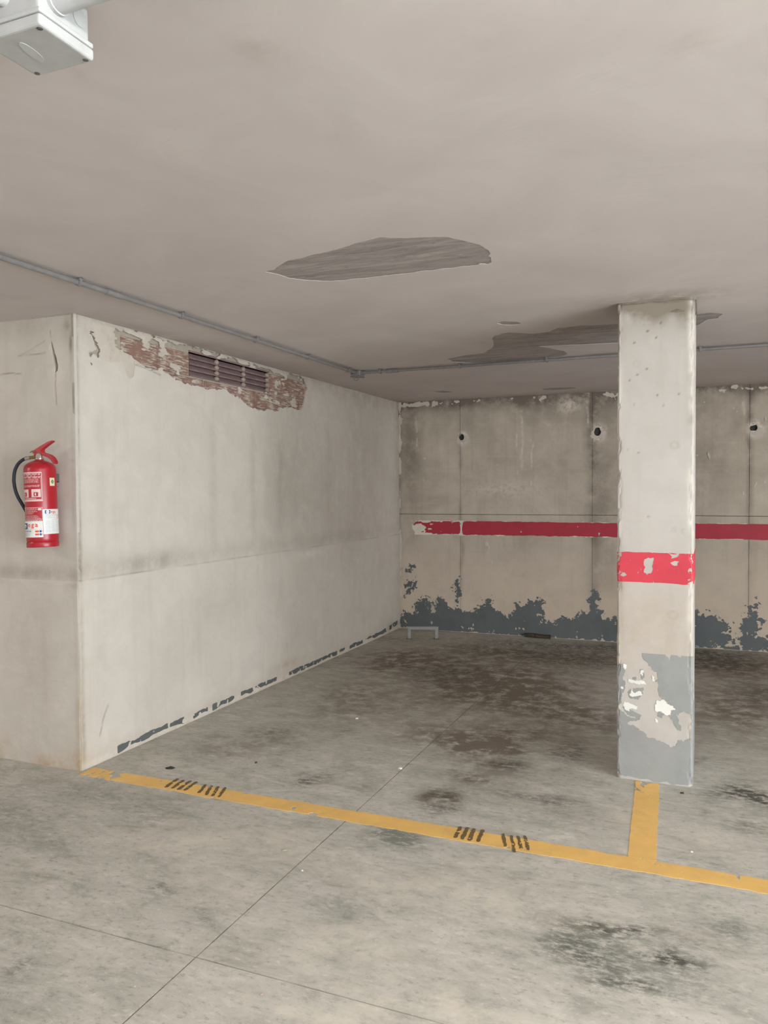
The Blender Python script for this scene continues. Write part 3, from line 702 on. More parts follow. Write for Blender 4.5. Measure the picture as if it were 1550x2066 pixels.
o = sheet('grey_paint', lines((-0.005, 3.75, 0.006), (3.75, XR, 0.06)), lines((0.0, 0.72, 0.006)), lambda u, v, d: (u, D-0.003+0.002*fbm(u, v, 2, 3, 3)+d, v), 'dark_grey_paint', wall_back, dado_back, 0.0025)
tag(o, 'peeling dark grey dado paint along the foot of the back wall')
# plaster chips under the ceiling line and up the corner
def chip_top(u, v):
    n = fbm(u, v, 9, 4, 61)+0.6*fbm(u, v, 30, 3, 67)
    a = 0.62*np.exp(-((v-(H-0.035))/0.03)**2)*(0.6+0.6*fbm(u, v*0, 1.7, 2, 9)) + 0.65*np.exp(-((u-0.012)/0.018)**2)
    return (n*0.5 - 0.62 + a*1.25)*0.03
o = sheet('plaster_residue', lines((0.0, 3.75, 0.0085)), lines((0.35, 2.2, 0.03), (2.2, H, 0.0075)), lambda u, v, d: (u, D-0.006+d, v), 'residue_plaster', wall_back, chip_top, 0.008)
tag(o, 'crumbs of pale plaster under the ceiling edge of the back wall')

# ------------------------------------------------------------------ garage shell behind and beside the camera
bm = bmesh.new(); add_box(bm, (XR+0.06, (-0.6+D)/2+0.05, H/2), (0.12, D+0.7, H+0.06)); add_box(bm, (XR+0.06, (-6.0+YR)/2-0.05, H/2), (0.12, -6.0-YR+0.1, H+0.06)); add_box(bm, (XR+0.06, -3.3, (H+2.24)/2+0.015), (0.12, 5.4, H-2.24+0.03))
sw = bm_obj('wall_right', bm, 'pale_plaster'); tag(sw, 'pale side wall of the garage with a wide opening added for light, out of view', kind='structure')
bm = bmesh.new(); add_box(bm, ((XL-1.0)/2-0.05, YR-0.06, H/2), (-1.0-XL+0.1, 0.12, H+0.06)); add_box(bm, ((7.0+XR)/2+0.05, YR-0.06, H/2), (XR-7.0+0.1, 0.12, H+0.06)); add_box(bm, (3.0, YR-0.06, (H+2.24)/2+0.015), (8.0, 0.12, H-2.24+0.03))
sw = bm_obj('wall_rear', bm, 'pale_plaster'); tag(sw, 'pale rear wall of the garage with a wide opening added for light, out of view', kind='structure')
sw = box('wall_left_aisle', (XL-0.06, YR/2, H/2), (0.12, -YR+0.1, H+0.06), 'pale_plaster'); tag(sw, 'pale end wall of the aisle out of view', kind='structure')


# ================================================================== things
# ------------------------------------------------------------------ pillar
PD = 0.37
pillar = empty('concrete_pillar', (0, 0, 0)); tag(pillar, 'square cream pillar with red band and peeling grey foot', 'pillar')
ch = 0.010
ring = [(XC+ch, YC), (XC+WC-ch, YC), (XC+WC, YC+ch), (XC+WC, YC+PD-ch), (XC+WC-ch, YC+PD), (XC+ch, YC+PD), (XC, YC+PD-ch), (XC, YC+ch), (XC+ch, YC)]
cum = [0.0]
for a, b in zip(ring[:-1], ring[1:]): cum.append(cum[-1]+math.hypot(b[0]-a[0], b[1]-a[1]))
cum = np.array(cum); rx = np.array([p[0] for p in ring]); ry = np.array([p[1] for p in ring])
CXm, CYm = XC+WC/2, YC+PD/2
def pil_xy(s, z, off=0.0):
    s = np.mod(s, cum[-1]); x = np.interp(s, cum, rx); y = np.interp(s, cum, ry)
    cornerd = np.minimum(np.abs(x-XC), np.abs(x-XC-WC)) + np.minimum(np.abs(y-YC), np.abs(y-YC-PD))
    wear = np.exp(-(cornerd/0.018)**2)*np.maximum(0, fbm(z*1.0+s*0, s*3, 14, 4, 71)+0.15)*0.008
    k = 1.0 - wear/0.18
    x = CXm + (x-CXm)*k; y = CYm + (y-CYm)*k
    n = 0.0012*fbm(s, z, 6, 3, 73)
    # outward direction of the face
    i = np.clip(np.searchsorted(cum, s, 'right')-1, 0, 7)
    ex = (rx[1:]-rx[:-1])[i]; ey = (ry[1:]-ry[:-1])[i]; L = np.hypot(ex, ey)
    nx, ny = ey/L, -ex/L
    return x+nx*(n+off), y+ny*(n+off)
def pto(off):
    def f(u, v, d):
        x, y = pil_xy(u, v, off - d); return x, y, v
    return f
def pil_stain(s, z):
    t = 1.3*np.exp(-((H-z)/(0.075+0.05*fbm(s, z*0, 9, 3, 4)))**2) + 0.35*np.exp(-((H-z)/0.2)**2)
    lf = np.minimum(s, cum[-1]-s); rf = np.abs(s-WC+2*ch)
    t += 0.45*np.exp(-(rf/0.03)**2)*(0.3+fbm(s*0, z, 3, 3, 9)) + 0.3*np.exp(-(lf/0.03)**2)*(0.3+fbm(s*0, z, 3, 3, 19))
    for x, y, w, a in ((1180+350/3.332, 580+515/3.332, .014, .5), (1180+605/3.332, 580+1060/3.332, .016, .6), (1180+675/3.332, 580+1640/3.332, .014, .5), (1180+600/3.332, 580+1630/3.332, .010, .4), (1180+660/3.689, 1080+595/3.689, .02, .4)):
        px, pz = cf(x, y); t += 0.5*a*np.exp(-((np.hypot((s-(px-XC-ch))*0.9+0.004*fbm(s, z, 40, 2, 6), z-pz)-w)/0.006)**2)
    for x, y in ((335, 370), (424, 293), (512, 240), (635, 713), (490, 727), (333, 785), (530, 790), (290, 1093), (362, 1110), (430, 1540), (417, 548), (480, 335), (303, 622), (355, 585)):
        px, pz = cf(1180+x/3.332, 580+y/3.332); t += 1.6*np.exp(-(np.hypot(s-(px-XC-ch), z-pz)/0.0045)**2)
    return np.maximum(t, 0)
def pil_pale(s, z):
    rf = np.abs(s-WC+2*ch+0.006)
    return 0.9*np.exp(-(rf/0.016)**2)*np.maximum(0, 0.2+fbm(s, z, 7, 3, 29)) + 0.6*np.exp(-(np.minimum(s, cum[-1]-s)/0.014)**2)*np.maximum(0, .2+fbm(s, z, 6, 3, 39))
us = np.unique(np.concatenate([np.linspace(a, b, max(2, int((b-a)/st)+1)) for a, b, st in [(cum[0], cum[1], .007), (cum[1], cum[2], .005), (cum[2], cum[3], .02), (cum[3], cum[4], .007), (cum[4], cum[5], .05), (cum[5], cum[6], .007), (cum[6], cum[7], .02), (cum[7], cum[8], .005)]]))
body = sheet('shaft', us, lines((0.0, H, 0.009)), pto(0.0), 'pillar_plaster', pillar, None, 0.0, {'stain_tone': pil_stain, 'pale': pil_pale, 'ochre': lambda u, v: 0.35*np.exp(-((v-0.75)/0.3)**2), 'crack': lambda s, z: 0.7*np.exp(-((H-z-0.012-0.01*fbm(s, z*0, 9, 3, 3))/0.006)**2)})
pu = lambda x, y, crop: (lambda q: (q[0]-XC-ch, q[1]))(cf(*crop(x, y)))
def pp(pts, crop=c7): return [pu(x, y, crop) for x, y in pts]
RB_CH = [pp([(440,185),(470,165),(515,168),(515,200),(505,230),(510,262),(500,275),(465,295),(440,275),(448,240),(440,215)]), pp([(612,128),(660,140),(712,130),(700,155),(670,172),(640,172),(655,160),(640,148)]), pp([(640,205),(670,190),(700,195),(690,208),(698,226),(665,226)]), pp([(265,296),(290,270),(314,296),(285,306)]), pp([(236,165),(252,170),(256,195),(236,205)]), pp([(765,362),(780,345),(815,345),(815,372)])]
def red_pillar(s, z):
    top = 1.176+0.003*fbm(s, z, 22, 3, 3); bot = 1.023+0.002*fbm(s, z, 22, 3, 5)-0.004*np.exp(-((s-.3)/.05)**2)
    f = np.minimum(top-z, z-bot)
    for c in RB_CH: f = np.minimum(f, -psdf(s, z, c)+0.003*fbm(s, z, 70, 3, 9))
    corner = np.exp(-(np.minimum(np.abs(s), np.abs(s-WC+2*ch))/0.02)**2)
    return np.minimum(f, (0.75-0.45*corner-fbm(s*1.3, z*0.8, 55, 4, 83)*0.8)*0.02)
o = sheet('red_band', lines((-0.012, 0.375, 0.0035), (0.375, cum[3], 0.012)), lines((1.01, 1.19, 0.0035)), pto(0.0016), 'red_paint', pillar, red_pillar, 0.0012)
tag(o, 'chipped red painted band around the pillar')
G = [pp([(225,1270),(290,1310),(330,1350),(395,1370),(310,1385),(320,1410),(380,1420),(430,1460),(470,1500),(540,1520),(590,1540),(640,1570),(680,1570),(700,1530),(770,1520),(800,1490),(845,1490),(845,1900),(225,1900)]),
     pp([(425,815),(480,845),(545,830),(590,850),(640,945),(630,840),(700,880),(740,850),(800,825),(845,820),(845,1495),(795,1490),(790,1330),(740,1310),(690,1340),(710,1400),(715,1450),(690,1440),(640,1360),(600,1330),(670,1300),(650,1270),(560,1200),(545,1130),(555,1080),(530,1020),(480,960),(440,920),(430,870)]),
     pp([(225,960),(290,960),(300,1000),(290,1060),(300,1130),(270,1240),(240,1290),(225,1290)]),
     pp([(410,990),(440,1020),(450,1060),(430,1080),(415,1040)]), pp([(350,1140),(435,1130),(430,1180),(400,1220),(330,1210),(320,1180)]), pp([(285,1275),(330,1290),(420,1340),(400,1362),(330,1340),(290,1305)]), pp([(365,1060),(378,1062),(375,1075),(366,1072)]), pp([(500,1050),(525,1060),(535,1100),(520,1095)]), pp([(225,870),(262,870),(268,910),(225,905)]), pp([(560,1320),(590,1330),(570,1350),(548,1345)])]
def grey_pillar(s, z):
    f = np.full(np.shape(s), -1.0)
    for g in G: f = np.maximum(f, psdf(s, z, g))
    side = np.where(s > WC-2*ch+0.004, (0.36+0.08*fbm(s, z, 8, 3, 3))-z, -1)
    f = np.maximum(f, side)
    f = f + 0.006*fbm(s, z, 40, 3, 63) + 0.006*fbm(s, z, 95, 3, 64, 0.8)
    wed = [pp([(572,848),(640,838),(644,955),(618,905)]), pp([(690,872),(740,845),(718,918),(700,905)]), pp([(470,810),(560,810),(540,838),(490,842)])]
    for w_ in wed: f = np.minimum(f, -psdf(s, z, w_)+0.004*fbm(s, z, 90, 3, 65))
    foot = z-(0.010+0.012*fbm(s, z*0, 22, 3, 66))
    return np.minimum(np.minimum(f, foot), (1.0-fbm(s, z, 45, 3, 69)*0.75)*0.02)
o = sheet('grey_paint', lines((-0.012, 0.375, 0.0032), (0.375, cum[3], 0.02)), lines((0.0, 0.66, 0.0032)), pto(0.0014), 'grey_paint', pillar, grey_pillar, 0.0012)
tag(o, 'peeling light grey paint on the pillar foot')
WH = [pp([(288,955),(310,958),(318,985),(300,998),(290,980)]), pp([(325,1065),(345,1075),(440,1085),(455,1108),(400,1105),(320,1095)]), pp([(350,1140),(365,1170),(410,1155),(430,1180),(385,1200),(335,1190)]), pp([(285,1230),(320,1235),(355,1255),(400,1275),(385,1300),(340,1285),(330,1310),(300,1290)]), pp([(540,1235),(590,1225),(640,1265),(680,1300),(640,1300),(640,1330),(600,1340),(570,1310),(530,1320),(525,1280)]), pp([(520,1360),(545,1370),(545,1395),(525,1385)]), pp([(272,1125),(290,1128),(285,1145),(272,1142)]), pp([(520,810),(545,812),(540,828),(500,832)]), pp([(415,1000),(435,1010),(430,1045),(415,1030)]), pp([(500,1045),(520,1055),(520,1090),(505,1075)])]
def white_pillar(s, z):
    f = np.full(np.shape(s), -1.0)
    for g in WH: f = np.maximum(f, psdf(s, z, g))
    return f+0.004*fbm(s, z, 50, 3, 93)+0.005*fbm(s, z, 110, 3, 94, 0.8)
o = sheet('white_filler', lines((0.0, 0.32, 0.0035)), lines((0.2, 0.66, 0.0035)), pto(0.0022), 'white_plaster', pillar, white_pillar, 0.001)
tag(o, 'white bare spots among the peeling grey paint')
# crumbling joint under the ceiling
def crumb(s, z): return (fbm(s, z, 14, 4, 101)*0.6 - 0.25 + 0.85*np.exp(-((H-z)/0.014)**2))*0.02
o = sheet('crumbling_edge', lines((-0.02, cum[3], 0.005)), lines((H-0.07, H+0.003, 0.005)), pto(0.005), 'grey_mortar', pillar, crumb, 0.005)
tag(o, 'crumbling grey mortar edge under the ceiling')

# ------------------------------------------------------------------ ventilation grille
vent = empty('vent_grille', (0, VY0, VZ0)); tag(vent, 'purplish clay louvred vent set in the bared brick under the ceiling', 'vent')
vw = (VY1-VY0)/3; vh = VZ1-VZ0
o = box('back_plate', (-0.125, (VY1-VY0)/2, vh/2), (0.01, VY1-VY0, vh), 'dark_hole', vent)
NS = 4
def slat_mesh():
    bm = bmesh.new(); prof = [(-0.020, 0.003), (-0.014, 0.0), (-0.058, 0.046), (-0.070, 0.046), (-0.030, 0.004)]
    prof = [(-0.016, 0.000), (-0.013, 0.006), (-0.016, 0.011), (-0.055, 0.050), (-0.064, 0.047), (-0.026, 0.002)]
    L = vw-0.012
    A = [bm.verts.new((x, 0.0, z)) for x, z in prof]; B = [bm.verts.new((x, L, z)) for x, z in prof]
    n = len(prof); bm.faces.new(A); bm.faces.new(B[::-1])
    for i in range(n): bm.faces.new((A[i], A[(i+1) % n], B[(i+1) % n], B[i]))
    bmesh.ops.recalc_face_normals(bm, faces=bm.faces[:])
    me = bpy.data.meshes.new('slat'); bm.to_mesh(me); bm.free(); return me
sm = slat_mesh(); sm.materials.append(MATS['clay_vent'])
for b in range(3):
    for r in range(NS):
        o = bpy.data.objects.new('slat', sm); COL.objects.link(o); o.parent = vent
        o.location = (0, b*vw+0.004, r*vh/NS - 0.004)
    # scalloped upright: rounded clay tips one above another
    bm = bmesh.new(); add_box(bm, (-0.055, b*vw+vw-0.004, vh/2), (0.07, 0.012, vh), 0.002, seg=1)
    o = bm_obj('upright', bm, 'clay_vent', vent)
    for r in range(NS):
        bm = bmesh.new(); bmesh.ops.create_uvsphere(bm, u_segments=12, v_segments=8, radius=1.0)
        bmesh.ops.scale(bm, vec=(0.018, 0.022, vh/NS*0.44), verts=bm.verts[:])
        bmesh.ops.translate(bm, vec=(-0.022, b*vw+vw-0.018 - (0.006 if b == 2 else 0), (r+0.45)*vh/NS), verts=bm.verts[:])
        bm_obj('tip', bm, 'clay_tip', o, True)
box('lintel', (-0.06, (VY1-VY0)/2, vh+0.006), (0.10, VY1-VY0, 0.012), 'clay_vent', vent)

# ------------------------------------------------------------------ conduits on the ceiling
PX_, PY_, PZ = 0.533, 2.452, H-0.020
PR = 0.0125
def saddle(parent, loc, axis):
    bm = bmesh.new()
    n = 10; R0, R1, w = PR+0.0005, PR+0.004, 0.008
    for s in (-1, 1): pass
    ringo = []
    for r in (R0, R1):
        for t in (-w, w):
            pts = []
            for k in range(n+1):
                a = math.pi + math.pi*k/n
                pts.append((r*math.cos(a), t, r*math.sin(a)))
            pts = [(pts[0][0], t, H-PZ)] + pts + [(pts[-1][0], t, H-PZ)]
            ringo.append([bm.verts.new(p) for p in pts])
    i0, i1, o0, o1 = ringo
    for k in range(len(i0)-1):
        bm.faces.new((i0[k], i0[k+1], i1[k+1], i1[k])); bm.faces.new((o0[k], o1[k], o1[k+1], o0[k+1]))
        bm.faces.new((i0[k], o0[k], o0[k+1], i0[k+1])); bm.faces.new((i1[k], i1[k+1], o1[k+1], o1[k]))
    for s in (-1, 1): add_box(bm, (s*(R1+0.005), 0, H-PZ-0.0018), (0.014, 2*w, 0.0036))
    if axis == 'x': bmesh.ops.rotate(bm, cent=(0, 0, 0), matrix=Matrix.Rotation(math.pi/2, 3, 'Z'), verts=bm.verts[:])
    o = bm_obj('pipe_clip', bm, 'pvc_grey', parent); o.location = loc; return o
c_left = empty('conduit', (PX_, -6.0, PZ)); tag(c_left, 'long grey conduit on the ceiling beside the bared brick wall', 'conduit')
def wpart(o, parent):                       # built in world coordinates, parent has a location only
    o.location = Vector(o.location) - parent.location; o.parent = parent; return o
wpart(tube('pipe', [(PX_, -6.0, PZ), (PX_, PY_-0.035, PZ)], PR, 'pvc_grey', None, 14), c_left)
for px, py in ((155, 570), (365, 637), (517, 686), (626, 720), (716, 746)):
    q = on(2, PZ, px, py); wpart(saddle(None, (PX_, q[1], PZ), 'y'), c_left)
for y in (-2.6, -4.2): wpart(saddle(None, (PX_, y, PZ), 'y'), c_left)
q = on(2, PZ, 340, 628); wpart(tube('coupling', [(PX_, -0.35, PZ), (PX_, -0.25, PZ)], PR+0.0025, 'pvc_grey', None, 14), c_left)
c_back = empty('conduit', (PX_, PY_, PZ)); tag(c_back, 'grey conduit crossing the ceiling behind the pillar', 'conduit')
wpart(tube('pipe', [(PX_+0.04, PY_, PZ), (XR-0.05, PY_, PZ)], PR*0.85, 'pvc_grey', None, 14), c_back)
for px, py in ((774, 752), (935, 742), (1107, 729), (1414, 707)):
    q = on(2, PZ, px, py); wpart(saddle(None, (q[0], PY_, PZ), 'x'), c_back)
q0, q1 = on(2, PZ, 777, 748), on(2, PZ, 803, 747)
wpart(tube('coupling', [(q0[0], PY_, PZ), (q1[0], PY_, PZ)], PR+0.003, 'pvc_grey', None, 14), c_back)
jb = empty('conduit_elbow_box', (PX_, PY_, H)); tag(jb, 'small grey junction box with hanging ring where two conduits meet', 'junction box')
bm = bmesh.new(); add_box(bm, (0, 0, -0.024), (0.085, 0.085, 0.048), 0.010); bm_obj('body', bm, 'pvc_grey', jb)
bm = bmesh.new(); add_box(bm, (0, 0, -0.051), (0.09, 0.09, 0.006), 0.002); bm_obj('lid', bm, 'pvc_grey', jb)
for (a, b) in (((0, -0.042, -0.02), (0, -0.065, -0.02)), ((0.042, 0, -0.02), (0.065, 0, -0.02))): tube('socket', [a, b], PR+0.004, 'pvc_grey', jb, 14)
ringp = [(0.026*math.cos(a), 0.0, -0.062+0.016*math.sin(a)) for a in [2*math.pi*k/24 for k in range(25)]]
ringp = [(p[0]*0.9+p[1], -0.02 + p[0]*-0.3, p[2]) for p in ringp]
tube('hanging_ring', ringp, 0.0035, 'pvc_grey', jb, 8)

# ------------------------------------------------------------------ near junction box on the ceiling, upper left
BX0, BX1, BY0, BY1 = 1.847, 1.997, -2.138, -2.000
BZ = 0.100
nb = empty('ceiling_junction_box', ((BX0+BX1)/2, (BY0+BY1)/2, H)); tag(nb, 'pale metal box screwed to the ceiling with a thick white pipe', 'junction box')
bw, bd = BX1-BX0, BY1-BY0
bm = bmesh.new(); add_box(bm, (0, 0, -0.034), (bw-0.012, bd-0.012, 0.068), 0.008, seg=3); o = bm_obj('body', bm, 'box_metal', nb)
for s in (0.030,):
    kb = lathe('knockout', [(0.0, 0.0), (0.017, 0.0), (0.017, 0.0025), (0.014, 0.0035), (0.0, 0.0035)], 'box_metal', o, 24)
    kb.rotation_euler = (0, math.pi/2, 0); kb.location = ((bw-0.012)/2-0.001, 0.036, -0.032)
bm = bmesh.new(); add_box(bm, (0, 0, -0.071), (bw-0.002, bd-0.002, 0.010), 0.003, seg=2); bm_obj('rim', bm, 'box_metal', nb)
bm = bmesh.new(); add_box(bm, (0, 0, -0.0885), (bw, bd, 0.023), 0.006, seg=3); lid = bm_obj('lid', bm, 'box_metal', nb)
for sx in (-1, 1):
    for sy in (-1, 1):
        scr = lathe('screw', [(0.0, 0.0), (0.0055, 0.0), (0.0055, -0.0015), (0.004, -0.0022), (0.0, -0.0022)], 'screw_dark', lid, 14)
        scr.location = (sx*(bw/2-0.012), sy*(bd/2-0.012), -0.0992)
bm = bmesh.new(); bmesh.ops.create_circle(bm, cap_ends=True, segments=28, radius=1.0)
bmesh.ops.scale(bm, vec=(0.011, 0.034, 1), verts=bm.verts[:])
ex = bmesh.ops.extrude_face_region(bm, geom=bm.faces[:]); bmesh.ops.translate(bm, vec=(0, 0, -0.0012), verts=[g for g in ex['geom'] if isinstance(g, bmesh.types.BMVert)])
bmesh.ops.rotate(bm, cent=(0, 0, 0), matrix=Matrix.Rotation(math.radians(10), 3, 'Z'), verts=bm.verts[:])
bmesh.ops.translate(bm, vec=(-0.012, -0.005, -0.0998), verts=bm.verts[:]); tag(bm_obj('embossed_oval', bm, 'pipe_white', lid), 'raised pale oval')
for gx in (-0.055, -0.018):
    gl = lathe('cable_gland', [(0.0, 0.0), (0.0155, 0.0), (0.0155, 0.010), (0.0125, 0.014), (0.0125, 0.026), (0.010, 0.030), (0.0, 0.030)], 'pipe_white', nb, 20)
    gl.rotation_euler = (math.pi/2, 0, 0); gl.location = (gx, -bd/2+0.006, -0.030)
pc = (-0.022, -0.030)
tube('pipe', [((bw-0.012)/2-0.004, pc[0], pc[1]), (0.62, pc[0], pc[1]), (0.66, pc[0]-0.012, pc[1]), (0.685, pc[0]-0.05, pc[1]), (0.69, -0.46, pc[1])], 0.0255, 'pipe_white', nb, 24)
tube('pipe_collar', [((bw-0.012)/2-0.002, pc[0], pc[1]), ((bw-0.012)/2+0.008, pc[0], pc[1])], 0.0285, 'pipe_white', nb, 24)

# ------------------------------------------------------------------ tube luminaires of the aisle (light the place, above and behind the camera)
k = NT('lamp_diffuser', 0.4, 0.4); k.col((0.9, 0.9, 0.9, 1)); k.b.inputs['Emission Color'].default_value = LAMP_COLOR + (1,); k.b.inputs['Emission Strength'].default_value = LAMP_STRENGTH; MATS['diffuser'] = k.m
for i, (lx, ly) in enumerate(LAMPS):
    lm = empty('tube_luminaire', (lx, ly, H)); tag(lm, ['tube lamp on the ceiling above the camera', 'tube lamp on the ceiling at the left end of the aisle', 'tube lamp on the ceiling at the right end of the aisle', 'tube lamp on the ceiling behind the camera'][i], 'ceiling lamp', 'tube lamps of the aisle')
    bm = bmesh.new(); add_box(bm, (0, 0, -0.022), (0.70, 0.13, 0.044), 0.006); bm_obj('housing', bm, 'box_metal', lm)
    bm = bmesh.new(); add_box(bm, (0, 0, -0.075), (0.66, 0.11, 0.06), 0.02, seg=2); bm_obj('diffuser', bm, 'diffuser', lm)

# ------------------------------------------------------------------ fire extinguisher
plain('ext_red', (168, 30, 42), 0.30, 0.5, 0, 0.05); plain('ext_white', (226, 226, 222), 0.5, 0.3, 0, 0.02); plain('print_white', (222, 196, 192), 0.5, 0.3, 0, 0.03)
plain('print_blue', (38, 74, 140), 0.5, 0.3, 0, 0.05); plain('print_red', (224, 84, 66), 0.5, 0.3, 0, 0.05); plain('print_grey', (142, 152, 168), 0.5, 0.3, 0, 0.05)
plain('print_green', (88, 120, 72), 0.5, 0.3, 0, 0.05); plain('sticker_cream', (222, 214, 178), 0.5, 0.3, 0, 0.04); plain('label_red', (172, 36, 48), 0.4, 0.4, 0, 0.04)
plain('hose_black', (34, 40, 48), 0.5, 0.4); plain('valve_metal', (176, 168, 158), 0.35, 0.5, 0.7); plain('bracket_grey', (110, 104, 108), 0.5, 0.4, 0.3); plain('brass', (150, 128, 80), 0.4, 0.5, 0.8)
ER = 0.080
ext = empty('fire_extinguisher', (-0.138, -0.100, 1.213), (0, math.radians(-1.8), 0)); tag(ext, 'red fire extinguisher with black hose hung on the wall end', 'fire extinguisher')
lathe('cylinder', [(0.0, 0.028), (0.074, 0.028), (0.0775, 0.030), (0.0795, 0.036), (ER, 0.044), (ER, 0.405), (0.0785, 0.416), (0.074, 0.427), (0.064, 0.438), (0.048, 0.447), (0.032, 0.4535), (0.022, 0.457), (0.022, 0.462), (0.0, 0.462)], 'ext_red', ext, 56)
lathe('foot_ring', [(0.074, 0.0), (0.079, 0.0), (0.0805, 0.004), (0.0795, 0.012), (0.0805, 0.022), (0.0775, 0.029), (0.073, 0.029)], 'ext_red', ext, 56)
valve = lathe('valve', [(0.0, 0.460), (0.020, 0.460), (0.020, 0.470), (0.0155, 0.474), (0.0155, 0.492), (0.012, 0.496), (0.0, 0.496)], 'valve_metal', ext, 24)
tube('outlet', [(-0.010, -0.004, 0.475), (-0.040, -0.013, 0.474), (-0.060, -0.019, 0.471)], [0.009, 0.008, 0.008], 'brass', valve, 16)
gg = lathe('pressure_gauge', [(0.0, 0.0), (0.013, 0.0), (0.0135, 0.008), (0.011, 0.010), (0.0, 0.0095)], 'valve_metal', valve, 20)
gg.location = (0.010, -0.013, 0.478); gg.rotation_euler = (math.radians(80), 0, math.radians(35))
hx, hy = 0.974, 0.10                        # direction the levers point to
def lever(name, outline, th, mat):
    return prism(name, outline, th, lambda a, b, t: (a*hx - (t-th/2)*-hy, a*hy + (t-th/2)*hx, b), mat, ext)
lever('carry_handle', [(-0.024, 0.482), (0.012, 0.484), (0.030, 0.480), (0.060, 0.470), (0.082, 0.456), (0.094, 0.440), (0.100, 0.432), (0.108, 0.435), (0.106, 0.450), (0.094, 0.468), (0.074, 0.482), (0.046, 0.492), (0.030, 0.496), (0.024, 0.508), (-0.024, 0.505)], 0.022, 'ext_red')
lever('squeeze_lever', [(-0.034, 0.495), (-0.026, 0.509), (0.020, 0.530), (0.070, 0.551), (0.090, 0.556), (0.094, 0.551), (0.084, 0.545), (0.052, 0.528), (0.028, 0.514), (0.022, 0.498)], 0.024, 'ext_red')
tube('safety_pin', [(-0.046*hx, -0.018, 0.500), (-0.030*hx, -0.016, 0.507), (-0.012*hx, -0.016, 0.502)], 0.003, 'brass', ext, 10)
hd = (-0.954, -0.30)
HP = [(-.056, .471), (-.075, .469), (-.098, .459), (-.122, .438), (-.139, .405), (-.146, .365), (-.145, .335), (-.139, .300), (-.129, .265), (-.117, .233), (-.105, .200), (-.096, .170), (-.092, .140), (-.091, .100)]
def cat(pts, n=5):
    P = [Vector(p) for p in pts]; out = []
    for i in range(len(P)-1):
        a, b, c, d = P[max(i-1, 0)], P[i], P[i+1], P[min(i+2, len(P)-1)]
        for k in range(n):
            t = k/n; out.append(0.5*((2*b)+(c-a)*t+(2*a-5*b+4*c-d)*t*t+(3*b-a-3*c+d)*t**3))
    out.append(P[-1]); return out
hpts = []
for s, z in HP:
    w = max(0.0, min(1.0, (0.28-z)/0.16)); hpts.append((-s*hd[0], -s*hd[1]+0.035*w, z))
hose = tube('hose', cat(hpts), 0.0088, 'hose_black', ext, 16)
tube('ferrule', [(-0.050, -0.016, 0.472), (-0.074, -0.0235, 0.4695)], 0.0105, 'valve_metal', hose, 16)
# wall bracket
brk = box('wall_bracket', (-0.010, 0.094, 0.362), (0.09, 0.006, 0.045), 'bracket_grey', ext, 0.001)
box('hook', (0.032, 0.084, 0.364), (0.006, 0.022, 0.036), 'bracket_grey', brk, 0.001)
lathe('stud', [(0, 0), (.006, 0), (.006, .006), (0, .008)], 'ext_red', brk, 12).location = (0.034, 0.078, 0.312)
# stickers wrapped on the cylinder: u = angle from the front (deg, towards the pillar), z up
def cyl(u, z, off): a = math.radians(u); r = ER+off; return (r*math.sin(a), -r*math.cos(a), z)
def wrap_rect(name, u0, u1, z0, z1, off, mat, parent, n=None):
    n = n or max(2, int((u1-u0)/4)); bm = bmesh.new(); A = []; B = []
    for i in range(n+1):
        u = u0+(u1-u0)*i/n; A.append(bm.verts.new(cyl(u, z0, off))); B.append(bm.verts.new(cyl(u, z1, off)))
    for i in range(n): bm.faces.new((A[i], A[i+1], B[i+1], B[i]))
    return bm_obj(name, bm, mat, parent, True)
def wrap_many(name, rects, off, mat, parent):
    bm = bmesh.new()
    for u0, u1, z0, z1 in rects:
        n = max(1, int((u1-u0)/5)); A = []; B = []
        for i in range(n+1):
            u = u0+(u1-u0)*i/n; A.append(bm.verts.new(cyl(u, z0, off))); B.append(bm.verts.new(cyl(u, z1, off)))
        for i in range(n): bm.faces.new((A[i], A[i+1], B[i+1], B[i]))
    return bm_obj(name, bm, mat, parent, True)
def words(u0, u1, z, h, seed, wl_=(3, 9), gapw=1.3):      # illegible print: rows of word-sized strokes
    rr = random.Random(seed); out = []; u = u0
    while u < u1-1.5:
        w = min(rr.uniform(*wl_), u1-u); k = max(1, int(w/1.4)); cw = w/k
        for i in range(k):
            t = rr.choice(('full', 'full', 'low', 'gap'))
            a = u+i*cw; b = a+cw*0.74
            if t == 'full': out.append((a, b, z, z+h))
            elif t == 'low': out.append((a, b, z, z+h*0.45)); out.append((a, a+cw*0.3, z, z+h))
            else: out.append((a, a+cw*0.28, z, z+h)); out.append((a, b, z+h*0.7, z+h))
        u += w+gapw
    return out
def letters(name, text, u0, z0, size, off, mat, parent, fat=0.012, spacing=1.0):
    cu = bpy.data.curves.new('print', 'FONT'); cu.body = text; cu.size = size; cu.offset = fat*size; cu.space_character = spacing; cu.resolution_u = 4
    to = bpy.data.objects.new('print', cu); COL.objects.link(to)
    dg = bpy.context.evaluated_depsgraph_get(); dg.update()
    me = bpy.data.meshes.new_from_object(to.evaluated_get(dg)); bpy.data.objects.remove(to)
    for v in me.vertices:
        v.co = cyl(u0+math.degrees(v.co.x/ER), z0+v.co.y, off)
    me.name = name; return link(name, me, mat, parent)
lab = wrap_rect('instruction_label', -58, 52, 0.240, 0.392, 0.0004, 'label_red', ext); tag(lab, 'red instruction print with white lettering')
fr = [(-58, 52, .240, .2465), (-58, 52, .386, .392), (50.2, 52, .240, .392), (-58, 48, .2475, .2505), (47.8, 48.8, .247, .372), (-58, 48.5, .3675, .369)]
